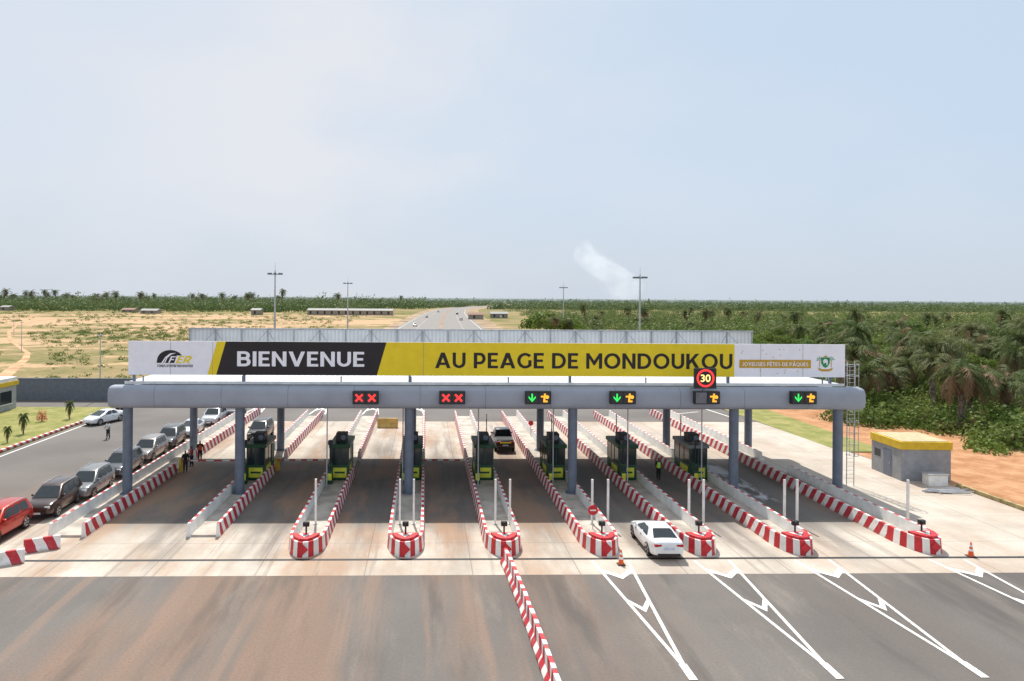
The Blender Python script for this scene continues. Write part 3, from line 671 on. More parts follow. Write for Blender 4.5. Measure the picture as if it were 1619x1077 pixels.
# ---------------- cars ----------------
def make_car(name,label,cat,kind,paintcol,loc,rz,group=None,met=.3):
    t=thing(name,label,cat,loc,rz,group)
    pm=P('car_paint',paintcol,.28,metal=met,var=.03,coat=.6)
    if kind=='sedan':
        ln=2.3; belt=.96; bt=[(-2.33,.44,.82,.60),(-2.29,.32,1.00,.76),(-2.1,.25,1.08,.87),(-1.7,.20,1.06,.92),(-1.0,.19,1.0,.935),(0,.19,.98,.94),(.9,.19,.97,.935),(1.3,.2,.95,.92),(1.75,.22,.88,.88),(2.1,.26,.77,.79),(2.28,.32,.66,.66),(2.33,.40,.58,.54)]
        cab=(-1.95,1.38,.95,-.90,.10,1.40,.85,.58); wr=.34; wy=(-1.40,1.42)
    elif kind=='pickup':
        ln=2.6; belt=1.1; bt=[(-2.6,.5,1.0,.80),(-2.56,.42,1.12,.88),(-1.5,.36,1.14,.91),(0,.34,1.14,.92),(1.1,.34,1.12,.92),(1.9,.36,1.06,.90),(2.4,.42,.98,.86),(2.6,.5,.8,.76)]
        cab=(-.85,1.25,1.1,-.6,.55,1.76,.84,.66); wr=.39; wy=(-1.65,1.6)
    else:
        ln=2.32; belt=1.10; bt=[(-2.32,.45,.85,.78),(-2.28,.36,1.10,.86),(-1.9,.30,1.16,.92),(-.8,.27,1.14,.94),(.7,.27,1.12,.94),(1.2,.28,1.10,.93),(1.75,.3,1.04,.90),(2.1,.34,.97,.84),(2.27,.4,.84,.74),(2.32,.48,.70,.64)]
        cab=(-2.2,1.25,1.09,-1.85,.35,1.72,.87,.67); wr=.38; wy=(-1.4,1.42)
    b=MB(); rg=[]
    for y,zb,zt,hw in bt:
        h=zt-zb
        half=[(hw*.84,zb),(hw*.97,zb+.08*h),(hw*1.0,zb+.42*h),(hw*.985,zb+.72*h),(hw*.93,zt-.06*h),(hw*.78,zt)]
        ring=[(x,y,z) for x,z in half]+[(hw*.4,y,zt+.018)]+[(-hw*.4,y,zt+.018)]+[(-x,y,z) for x,z in reversed(half)]
        rg.append(ring)
    b.rings(rg); body=b.build('body',pm,t,smooth=True)
    es=body.modifiers.new('sub','SUBSURF'); es.levels=2; es.render_levels=2
    y0,y1,zb,y2,y3,zt,wb,wt=cab
    c8=[(-wb,y0,zb),(wb,y0,zb),(wb,y1,zb),(-wb,y1,zb),(-wt,y2,zt),(wt,y2,zt),(wt,y3,zt),(-wt,y3,zt)]
    b=MB(); zc=zt+.065
    b.add(c8+[(-wt*.55,y2+.25,zc),(wt*.55,y2+.25,zc),(wt*.55,y3-.25,zc),(-wt*.55,y3-.25,zc)],[(0,1,5,4),(1,2,6,5),(2,3,7,6),(3,0,4,7),(4,5,9,8),(5,6,10,9),(6,7,11,10),(7,4,8,11),(8,9,10,11)])
    cb=b.build('cabin',pm,t,bev=.09,seg=4,smooth=True)
    C8=[Vector(p) for p in c8]
    def win(name,ia,ib,ic,id_,u0,u1,v0,v1,slant=0):
        A,B,Cc,D=C8[ia],C8[ib],C8[ic],C8[id_]
        f=lambda u,v:(A.lerp(B,u)).lerp(D.lerp(Cc,u),v)
        n=(B-A).cross(D-A).normalized()*.012
        # corners rounded by four short chamfers
        cu_=min(.04,(u1-u0)*.2); cv_=.1
        uv=[(u0+cu_,v0),(u1-cu_,v0),(u1,v0+cv_),(u1,v1-cv_),(u1-cu_,v1),(u0+cu_,v1),(u0,v1-cv_),(u0,v0+cv_)]
        bb=MB(); bb.add([f(*p)+n for p in uv],[tuple(range(8))]); bb.build(name,glass,t)
    win('rear_window',0,1,5,4,.09,.91,.14,.90); win('windscreen',2,3,7,6,.07,.93,.06,.92)
    for ids in ((1,2,6,5),(3,0,4,7)):
        if ids[0]==1: rs=((.12,.36),(.385,.62),(.64,.90)) if kind=='suv' else ((.22,.50),(.52,.84))
        else: rs=((.10,.36),(.38,.615),(.64,.88)) if kind=='suv' else ((.16,.48),(.50,.78))
        for u0,u1 in rs: win('side_window',*ids,u0,u1,.1,.88)
    hwm=.91
    for sx in (-1,1):
        for y in wy:
            b=MB(); b.cyl((sx*(hwm-.2),y,wr),(sx*(hwm+.01),y,wr),wr,n=24); w=b.build('wheel',tyre,t,bev=.03)
            b=MB(); b.cyl((sx*(hwm+.011),y,wr),(sx*(hwm+.02),y,wr),wr*.66,n=18)
            rimo=b.build('rim',rimm,w)
            for i in range(5):
                b=MB(); an=2*math.pi*i/5+.3; b.cyl((sx*(hwm+.025),y+.08*math.cos(an),wr+.08*math.sin(an)),(sx*(hwm+.025),y+wr*.58*math.cos(an),wr+wr*.58*math.sin(an)),.035,n=4)
                b.build('rim_opening',dark,w)
            b=MB()
            n=20; pts_=[(sx*(hwm+.018),y+(wr+.06)*math.cos(math.pi*i/n),wr+(wr+.06)*math.sin(math.pi*i/n)) for i in range(n+1)]
            pin=[(sx*(hwm+.018),y+(wr-.01)*math.cos(math.pi*i/n),wr+(wr-.01)*math.sin(math.pi*i/n)) for i in range(n+1)]
            b.add(pts_+pin,[(i,i+1,n+2+i,n+1+i) for i in range(n)])
            b.build('wheel_arch',dark,t)
        b=MB(); b.box(sx*.94-.1,cab[1]-.55,belt+.02,sx*.94+.1,cab[1]-.39,belt+.16); b.build('mirror',pm,t,bev=.04)
        fz=bt[-2][2]; b=MB(); b.box(sx*.57-.17,ln-.26,fz-.12,sx*.57+.15,ln-.05,fz+.03); b.build('headlight',lampw,t,bev=.04)
        rz_=bt[1][2]; b=MB(); b.box(sx*.57-.2,-ln-.02,rz_-.22,sx*.57+.2,-ln+.16,rz_-.08); b.build('tail_light',tail,t,bev=.03)
        for ya,yb_ in ((-.35,-.18),(.6,.77)):
            b=MB(); b.box(sx*.92-.012,ya,belt-.16,sx*.92+.022,yb_,belt-.13); b.build('door_handle',dark,t)
    b=MB(); b.box(-.40,ln-.08,.40,.40,ln+.022,.58); b.build('grille',dark,t,bev=.02)
    b=MB(); b.box(-.25,ln+.023,.42,.25,ln+.035,.53); b.build('number_plate',white,t)
    b=MB(); b.box(-.26,-ln-.05,.64,.26,-ln-.03,.76); b.build('number_plate',P('plate_blue_white',(.55,.62,.75),.5),t)
    b=MB(); b.box(-.6,-ln-.03,.30,.6,-ln+.1,.44); b.build('rear_bumper_trim',dark,t,bev=.02)
    if kind=='suv':
        for sx in (-1,1):
            b=MB(); b.cyl((sx*wt*.93,y2+.2,zt+.05),(sx*wt*.93,y3-.15,zt+.05),.02,n=6); b.build('roof_rail',galv,t)
    if kind=='pickup':
        b=MB(); b.box(-.75,-2.45,1.10,.75,-.95,1.165); b.build('cargo_bed',dark,t)
    return t
make_car('parked_car','white sedan seen from behind, entering a lane between two islands','car','sedan',(.80,.81,.82),(13.1,38.3,.006),R(-1),met=0)
def q(u,v): c=G(u,v); return c.x,c.y
cars=[(-6,848,'suv',(.50,.035,.02),'bright orange-red car cut by the left edge'),
(86,806,'suv',(.055,.035,.028),'dark brown sport utility car, second in the roadside queue behind the red one'),
(142,780,'suv',(.20,.21,.22),'grey crossover third in the roadside queue'),
(194,748,'suv',(.08,.09,.105),'slate grey sport utility car fourth in the roadside queue'),
(236,724,'suv',(.26,.25,.24),'beige-grey sport utility car fifth in the roadside queue, partly behind the left column'),
(270,704,'suv',(.05,.06,.07),'dark sport utility car sixth in the roadside queue'),
(303,686,'sedan',(.65,.66,.67),'white sedan seventh in the roadside queue, by the rear left column'),
(339,669,'suv',(.55,.57,.60),'silver sport utility car eighth in the roadside queue'),
(372,658,'suv',(.10,.10,.11),'black sport utility car farthest back in the roadside queue')]
for u,v,k,c,lb in cars:
    x,y=q(u,v); make_car('parked_car',lb,'car',k,c,(x,y,.004),PI+R(random.uniform(-3,6)),'cars queued along the left roadside')
x,y=q(149,671); make_car('parked_car','white compact car alone beside the lawn kerb','car','sedan',(.72,.73,.74),(x+.6,y+1,.004),PI+R(-20),met=0)
make_car('parked_car','black sport utility car inside the outermost left lane behind the booths','car','suv',(.02,.02,.022),(-16.2,68,.006),PI)
pk=make_car('pickup_truck','black pickup with yellow rear marking passing between two booths','pickup truck','pickup',(.02,.02,.02),(7.3,64,.006),0,met=0)
b=MB(); b.box(-.5,-2.69,.88,.5,-2.66,.98); b.build('tailgate_marking',yellow,pk)
for x,y,k,c,lb in ((-5,330,'suv',(.7,.7,.7),'white vehicle on the far highway just above the rear sign'),(1,470,'sedan',(.1,.1,.1),'dark car farther up the highway'),(22,420,'suv',(.6,.6,.6),'pale car on the right carriageway of the highway'),
    (52,470,'suv',(.7,.7,.7),'white van beside the roadside stalls right of the highway'),(12,640,'suv',(.6,.6,.62),'tiny pale vehicle near the top of the highway'),(26,560,'suv',(.12,.12,.12),'tiny dark vehicle on the right carriageway far up the highway')):
    make_car('distant_car',lb,'car',k,c,(x,y,.02),PI if x<0 else 0,'vehicles on the distant highway')
# ---------------- shed, wall, buildings ----------------
t=thing('utility_shed','small grey block utility shed with a broad yellow roof band','shed',(37.0,52.0,0),R(-3))
b=MB(); b.box(0,0,0,3.8,3.8,2.45); b.build('wall',P('shed_grey',(.30,.31,.33),.8,var=.08),t)
b=MB(); b.box(-.08,-.08,2.452,3.88,3.88,3.05); b.build('fascia',shedy,t,bev=.01)
b=MB(); b.box(.1,.1,3.053,3.7,3.7,3.09); b.build('roof',P('shed_roof',(.52,.44,.26),.8),t)
b=MB(); b.box(-.03,1.2,.05,-.003,2.2,2.1); dr=b.build('door',greyd,t); b=MB(); b.box(-.07,1.3,1,-.031,1.38,1.12); b.build('handle',galv,dr)
for i in range(6):
    b=MB(); b.box(-.02,2.6,1.3+i*.1,-.003,3.4,1.36+i*.1); b.build('louvre_slat',dark,t)
t=thing('equipment_box','white electrical box with sloped top in front of the grey shed','electrical box',(38.0,50.4,0))
b=MB(); b.box(0,0,0,1.5,.7,.85); b.build('cabinet',white,t,bev=.03); b=MB(); b.box(-.06,-.06,.853,1.56,.76,.93); b.build('lid',galv,t)
t=thing('pipe_pile','loose pile of grey pipes and rods lying before the shed','pipe pile',(37.3,48.9,0))
for i in range(12):
    x=random.uniform(-.8,.3); y=random.uniform(-.5,.5); b=MB(); an=random.uniform(-.3,.3); ln=random.uniform(1.6,3)
    b.cyl((x,y,.06+.05*(i%3)),(x+ln*math.cos(an),y+ln*math.sin(an),.06+.05*((i+1)%3)),.045,n=7); b.build('pipe',galv,t)
t=thing('perimeter_wall','long plain grey perimeter wall beyond the lawn at left','wall',(-108,92,0))
b=MB(); b.box(0,0,0,70,.25,2.85); b.build('wall_panel',greyw,t); b=MB(); b.box(0,-.06,2.853,70,.3,2.93); b.build('coping',greyd,t)
t=thing('office_building','grey office building with yellow roof band at the left edge','building',(-65.2,74,0))
b=MB(); b.box(0,0,0,15.2,11,3.0); b.build('wall',offw,t)
b=MB(); b.box(-.2,-.2,3.003,15.4,11.2,3.5); b.build('roof_band',shedy,t); b=MB(); b.box(-.1,-.1,3.503,15.3,11.1,3.95); b.build('parapet',white,t)
for x in (2,6,10):
    b=MB(); b.box(x,-.05,1.0,x+2.4,-.003,2.4); f=b.build('window',glass,t); b=MB(); b.box(x-.1,-.08,.9,x+2.5,-.0035,.998); b.build('sill',white,f)
for y in (1,4.4,7.8):
    b=MB(); b.box(15.203,y,.9,15.25,y+2.2,2.4); f=b.build('window',glass,t); b=MB(); b.box(15.205,y-.1,.8,15.33,y+2.3,.898); b.build('sill',white,f)
def house(u0,u1,vb,h,label,wm,rm,dp=10):
    p=G(u0,vb); q_=G(u1,vb); w=q_.x-p.x
    t=thing('low_house',label,'house',(p.x,p.y,0)); b=MB(); b.box(0,0,0,w,dp,h); b.build('wall',wm,t)
    b=MB(); b.add([(-.5,-.5,h+.01),(w+.5,-.5,h+.01),(w+.5,dp+.5,h+.01),(-.5,dp+.5,h+.01),(-.5,dp/2,h+1.4),(w+.5,dp/2,h+1.4)],[(0,1,5,4),(2,3,4,5),(1,2,5),(3,0,4)]); b.build('roof',rm,t)
    n=max(1,int(w/5))
    for i in range(n):
        x=(i+.3)*w/n; b=MB(); b.box(x,-.05,.8,x+1.4,-.003,h-.6); b.build('window',dark,t)
hw_=P('house_wall',(.30,.265,.225),.9); hr=P('house_roof',(.30,.30,.29),.7); hr2=P('rust_roof',(.28,.17,.12),.8)
house(486,622,498,3.6,'long low grey-roofed building left of the distant highway',hw_,hr,14)
house(222,250,496,2.4,'small pale house on the sandy plain, left of centre-left mast',hw_,hr)
house(192,214,494,2.2,'tiny brown roofed hut left of the small pale house',hw_,hr2)
house(397,412,498,3.6,'small grey block house just left of the tallest left mast',hw_,hr)
house(0,16,491,3,'small pale house at the far left edge of the plain',hw_,hr)
house(741,764,505,3,'rust roofed roadside stall right of the highway',hw_,hr2,6)
house(776,802,503,3,'grey roofed roadside stall beside the white van',hw_,hr,6)
# ---------------- masts ----------------
def mast(u,vtop,Y,label,cw):
    c=AT(u,vtop,Y); h=c.z; t=thing('light_mast',label,'light mast',(c.x,Y,0),0,'high light masts')
    b=MB(); b.cyl((0,0,0),(0,0,h),.36,.15,n=12); b.build('pole',galv,t)
    b=MB(); b.cyl((0,0,h-1.15),(0,0,h-1.05),cw*.2,n=16); b.build('crown_ring',galv,t); b=MB(); b.cyl((0,0,h),(0,0,h+2.2),.06,.03,n=6); b.build('lightning_rod',galv,t)
    for i in range(8):
        an=2*PI*i/8+.2; b=MB(); x=cw*.5*math.cos(an); y=cw*.5*math.sin(an)
        b.cyl((0,0,h-1.1),(x,y,h-.8),.06,n=5); b.box(x-.3,y-.3,h-1.1,x+.3,y+.3,h-.65); b.build('floodlight',greyd,t)
mast(435,428,188,'tall light mast at left, above the word BIENVENUE',3.4); mast(550,445,310,'smaller distant light mast left of the highway',3.6)
mast(891,452,330,'smaller distant light mast right of the highway',3.6); mast(1012,434,188,'tall light mast at right, beside the smoke',3.4)
def pole(u,vb,vt,label):
    c=G(u,vb); h=AT(u,vt,c.y).z; t=thing('utility_pole',label,'pole',(c.x,c.y,0)); b=MB(); b.cyl((0,0,0),(0,0,h),.1,.06,n=8); b.build('shaft',galv,t)
    b=MB(); b.box(-.5,-.04,h-.3,.5,.04,h-.2); b.build('crossarm',galv,t)
pole(158,632,527,'thin tall pole at the end of the grey wall'); pole(34,557,508,'thin pole on the grassy slope at left'); pole(22,530,497,'short distant pole at far left')
# ---------------- vegetation ----------------
def palm_meshes(seed,h,dryb):
    rr=random.Random(seed); tb=MB(); rg=[]; bend=rr.uniform(-.7,.7); b2=rr.uniform(-.7,.7); n=9; K=10
    for k in range(K+1):
        s=k/K; rad=.30*(1-.35*s)*(1.12 if k%2 else .92)*(1.25 if k==0 else 1)
        rg.append([(bend*s*s+rad*math.cos(2*PI*i/n),b2*s*s+rad*math.sin(2*PI*i/n),s*h) for i in range(n)])
    tb.rings(rg)
    cb=MB(); top=Vector((bend,b2,h))
    nf=rr.randint(26,42)
    for i in range(nf):
        az=i*2.39996+rr.uniform(-.45,.45); lay=i/nf; el=R(84-130*lay+rr.uniform(-14,14)); Lf=rr.uniform(2.7,4.5)*(1-.15*lay)
        mi=1 if rr.random()<(dryb*1.6 if lay>.6 else dryb*.35) else 0
        p=top.copy(); pts=[p.copy()]; ds=Lf/9; e=el
        for k in range(9):
            e-=R(7+6*k/9+ (5 if lay<.5 else 2)); d=Vector((math.cos(az)*math.cos(e),math.sin(az)*math.cos(e),math.sin(e))); p=p+d*ds; pts.append(p.copy())
        side=Vector((-math.sin(az),math.cos(az),0))
        for k in range(1,10):
            s=k/9; p=pts[k]; tdir=(pts[k]-pts[k-1]).normalized()
            for sub in (0,.5):
                pp=p-tdir*ds*sub
                ll=.95*math.sin(PI*min(1,s*.85+.12))*rr.uniform(.6,1.2); wd=.075
                for sg in (-1,1):
                    dr=(side*sg*.85+tdir*.55+Vector((0,0,-.3-rr.random()*.6))).normalized()
                    tip=pp+dr*ll
                    cb.add([pp-tdir*wd,pp+tdir*wd,tip+tdir*.03,tip-tdir*.03],[(0,1,2,3)],mi)
            w=.05; q0=pts[k-1]
            cb.add([q0-side*w,q0+side*w,p+side*w*.7,p-side*w*.7],[(0,1,2,3)],mi)
    return tb,cb
protos=[]
def new_palm(seed,h,label,group,dr):
    tb,cb=palm_meshes(seed,h,dr); t=thing('palm_tree',label,'palm tree',(0,0,0),0,group)
    tb.build('trunk',wood,t); cb.build('crown',[leafP,leafdry],t); return t
lbP='oil palm with drooping fronds in the crowded grove right of the plaza'; gP='oil palms right of the plaza'
for i,(h,dr) in enumerate(((4.6,.2),(5.8,.55),(7.4,.15),(5.2,.8),(3.4,.3),(6.6,.35),(2.6,.5))): protos.append(new_palm(20+i,h,lbP,gP,dr))
placed=[]; cnt=0; used=set()
def place_palm(x,y,sc,label,group,ids=None):
    i=random.choice(ids) if ids else random.randrange(len(protos)); pr=protos[i]
    tx,ty=random.uniform(-.12,.12),random.uniform(-.12,.12)
    if i not in used and group==gP:
        used.add(i); o=pr; pr.location=(x,y,-.06); pr.scale=(sc,sc,sc)
    else: o=dup(pr,(x,y,-.06),0,label,(sc,sc*random.uniform(.85,1.1),sc*random.uniform(.85,1.2)),group)
    o.rotation_euler=(tx,ty,random.uniform(0,6.28))
tries=0
while cnt<118 and tries<9000:
    tries+=1
    near=cnt<76
    if near: Y=1/random.uniform(1/150,1/66); u=random.uniform(1330,1760)
    else: Y=1/random.uniform(1/420,1/140); u=random.uniform(1180,1740)
    x=(u-673)/1079*Y
    if x<55+3*math.sin(Y*.2): continue
    if any((x-px)**2+(Y-py)**2<(3.6+Y*.012)**2 for px,py in placed): continue
    placed.append((x,Y)); place_palm(x,Y,random.uniform(.7,1.3),lbP,gP,[1,3,3,5,2,6,0,4,1] if near else None); cnt+=1
gL='coconut palms above the far left treeline'
for i in range(60):
    u=random.choice([random.gauss(345,45),random.uniform(0,700),random.gauss(160,60),random.gauss(60,40)]); Y=random.uniform(880,1300); x=(u-673)/1079*Y
    place_palm(x,Y,random.uniform(1.9,2.7),'tall thin palm standing out above the far left treeline',gL)
gM='palms beyond the right mast'
for i in range(24):
    u=random.uniform(870,1180); Y=random.uniform(240,480); x=(u-673)/1079*Y
    place_palm(x,Y,random.uniform(1.0,1.3),'mid distance palm between the right masts beyond the rear sign',gM)
for (u,v,s,lb) in ((37,688,.2,'young palm planted in the lawn at far left'),(110,664,.2,'young palm planted in the lawn near its far end'),(12,702,.15,'very small palm seedling at the left edge of the lawn')):
    c=G(u,v); o=dup(protos[4],(c.x,c.y,.1),1,lb,(s,s,s*2.4),'young palms on the lawn')
def clump_mesh(name,ctr,rad,hgt,nq,qs,mat,parent=None):
    N=len(ctr); tot=N*nq
    d=rng.normal(size=(tot,3)); d/=np.linalg.norm(d,axis=1)[:,None]; d[:,2]=np.abs(d[:,2])*1.0-.15
    rr=rng.uniform(.45,1.0,tot)**.5
    c=np.repeat(ctr,nq,axis=0); ra=np.repeat(rad,nq); hh=np.repeat(hgt,nq)
    lump=1+.3*np.sin(d[:,0]*5+c[:,0])*np.sin(d[:,1]*4+c[:,1])
    dd=d*(rr*lump)[:,None]
    p=c+np.stack([dd[:,0]*ra,dd[:,1]*ra,dd[:,2]*hh],1)
    A=rng.normal(size=(tot,3)); A/=np.linalg.norm(A,axis=1)[:,None]
    A=A-d*(np.sum(A*d,axis=1)*.7)[:,None]; A/=np.linalg.norm(A,axis=1)[:,None]
    B=np.cross(A,d+.35*rng.normal(size=(tot,3))); B/=np.linalg.norm(B,axis=1)[:,None]
    sz=(ra*qs*rng.uniform(.6,1.3,tot))[:,None]; A=A*sz; B=B*sz*.6
    V=np.stack([p-A,p-B,p+A,p+B],1).reshape(-1,3)
    me=bpy.data.meshes.new(name); me.vertices.add(tot*4); me.vertices.foreach_set('co',V.ravel())
    me.loops.add(tot*4); me.loops.foreach_set('vertex_index',np.arange(tot*4,dtype=np.int32))
    me.polygons.add(tot); me.polygons.foreach_set('loop_start',np.arange(0,tot*4,4,dtype=np.int32))
    me.update(calc_edges=True); me.validate(); me.materials.append(mat)
    o=bpy.data.objects.new(name,me); COL.objects.link(o)
    if parent: o.parent=parent
    return o
def field(n,u0,u1,Y0,Y1,reject=None):
    out=[]
    while len(out)<n:
        Y=1/random.uniform(1/Y1,1/Y0); u=random.uniform(u0,u1); x=(u-673)/1079*Y
        if reject and reject(x,Y,u): continue
        out.append((x,Y,0))
    return np.array(out)
def stuff(o,label,cat): o['kind']='stuff'; o['label']=label; o['category']=cat; return o
rej=lambda x,Y,u:x<52+4*math.sin(Y*.3)+random.uniform(-2,2)
c=field(1300,1150,1760,64,330,rej)
stuff(clump_mesh('undergrowth',c,rng.uniform(.8,2.6,len(c)),rng.uniform(.6,3.6,len(c)),110,.11,leafB),'tangled green undergrowth beneath the palms right of the plaza','undergrowth')
c=field(480,1150,1760,62,330,rej)
stuff(clump_mesh('bright_bushes',c,rng.uniform(.5,2.2,len(c)),rng.uniform(.6,3.4,len(c)),95,.11,leafG),'bright yellow-green bushes scattered through the undergrowth at right','bushes')
c=field(150,1350,1760,64,150,rej)
stuff(clump_mesh('dry_brush',c,rng.uniform(.6,1.8,len(c)),rng.uniform(.6,2.4,len(c)),85,.12,leafdry),'dry brown brush and fallen fronds among the palms at right','dry brush')
wr_=lambda x,Y,u: x<46+.055*Y or (u<1000 and Y<300 and random.random()<.6)
def hvar(c,lo,hi,tall):
    h=rng.uniform(lo,hi,len(c)); m=rng.random(len(c))<.12; h[m]*=tall; return h
c=field(3000,760,1800,210,950,wr_)
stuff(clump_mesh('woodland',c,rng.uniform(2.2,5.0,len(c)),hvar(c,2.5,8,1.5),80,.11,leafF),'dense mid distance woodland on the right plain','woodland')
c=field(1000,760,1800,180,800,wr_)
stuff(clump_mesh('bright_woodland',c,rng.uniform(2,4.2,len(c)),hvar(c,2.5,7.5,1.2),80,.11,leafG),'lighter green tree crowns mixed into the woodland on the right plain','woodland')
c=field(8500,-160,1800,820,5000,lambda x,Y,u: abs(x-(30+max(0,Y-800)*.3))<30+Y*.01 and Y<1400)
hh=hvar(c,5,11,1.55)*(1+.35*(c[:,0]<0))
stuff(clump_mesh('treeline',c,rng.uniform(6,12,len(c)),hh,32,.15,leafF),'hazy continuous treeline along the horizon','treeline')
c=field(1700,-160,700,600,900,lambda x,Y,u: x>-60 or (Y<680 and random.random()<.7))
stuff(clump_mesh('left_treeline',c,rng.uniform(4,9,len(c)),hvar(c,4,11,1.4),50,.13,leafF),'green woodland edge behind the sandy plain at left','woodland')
tw=[G(u,v) for u,v,w_ in tk]
def shf(x,Y,u):
    if (-42<x<48+.03*Y) or (x<0 and Y<112): return True
    if Y<200 and random.random()<.72: return True
    for p,q_ in zip(tw[:-1],tw[1:]):
        lo,hi=min(p.y,q_.y),max(p.y,q_.y)
        if lo<=Y<=hi:
            t_=(Y-p.y)/(q_.y-p.y+1e-6)
            if abs(x-(p.x+(q_.x-p.x)*t_))<4+.012*Y: return True
    return math.sin(x*.06+math.sin(Y*.03)*2)*math.sin(Y*.035+x*.01)<random.uniform(-.9,.5)
c=field(1300,-60,700,112,640,shf)
scr=rng.uniform(.3,1.0,len(c))*(1+c[:,1]/400)
stuff(clump_mesh('scrub',c,scr,scr*rng.uniform(.5,.9,len(c)),50,.14,leafB),'low green scrub scattered over the sandy plain at left','scrub')
def shrub(x,y,r_,h_,label,mat,n=500,nm='shrub',cat='shrub'):
    t=thing(nm,label,cat,(x,y,0)); o=clump_mesh('foliage',np.array([(0,0,.3*h_)]),np.array([r_]),np.array([h_]),n,.09,mat,t)
    b=MB()
    b.cyl((0,0,0),(.1*r_,0,h_*.7),.08,.03,n=6); b.build('stem',wood,t)
c=G(66,668); shrub(c.x,c.y,.6,1.2,'red flowering shrub on the lawn between the young palms',leafR)
c=G(860,523); shrub(c.x,c.y,9,6.5,'bright green rounded tree above the sign, left of the smaller right mast',leafG,1600)
c=G(902,523); shrub(c.x,c.y,6,4.5,'bright green smaller bush just right of the smaller right mast',leafG,900)
def broadleaf(seed,h,mat):
    rr=random.Random(seed); t=thing('broadleaf_tree','leafy broad tree among the palms right of the plaza','tree',(0,0,0),0,'broadleaf trees right of the plaza')
    b=MB(); b.cyl((0,0,0),(.2,.1,h*.5),.28,.17,n=9)
    ctr=[]
    for i in range(8):
        an=i*2.4; rd=rr.uniform(.6,2.4); z=h*rr.uniform(.5,.85); ctr.append((rd*math.cos(an),rd*math.sin(an),z)); b.cyl((.2,.1,h*.48),(rd*math.cos(an)*.8,rd*math.sin(an)*.8,z),.1,.04,n=6)
    b.build('trunk',wood,t)
    clump_mesh('crown',np.array(ctr),np.array([rr.uniform(1.1,1.8) for _ in ctr]),np.array([rr.uniform(1.0,1.7) for _ in ctr]),300,.11,mat,t); return t
bt_=[broadleaf(1,8,leafB),broadleaf(2,9.5,leafF),broadleaf(3,6.5,leafG)]; bi=0
while bi<50:
    Y=1/random.uniform(1/300,1/85); u=random.uniform(1190,1720); x=(u-673)/1079*Y
    if x<58 or any((x-px)**2+(Y-py)**2<9 for px,py in placed): continue
    placed.append((x,Y)); sc=random.uniform(.7,1.2)
    if bi<3: o=bt_[bi]; o.location=(x,Y,-.06); o.scale=(sc,sc,sc)
    else: dup(random.choice(bt_),(x,Y,-.06),random.uniform(0,6.28),None,(sc,sc*.9,sc*random.uniform(.8,1.1)))
    bi+=1
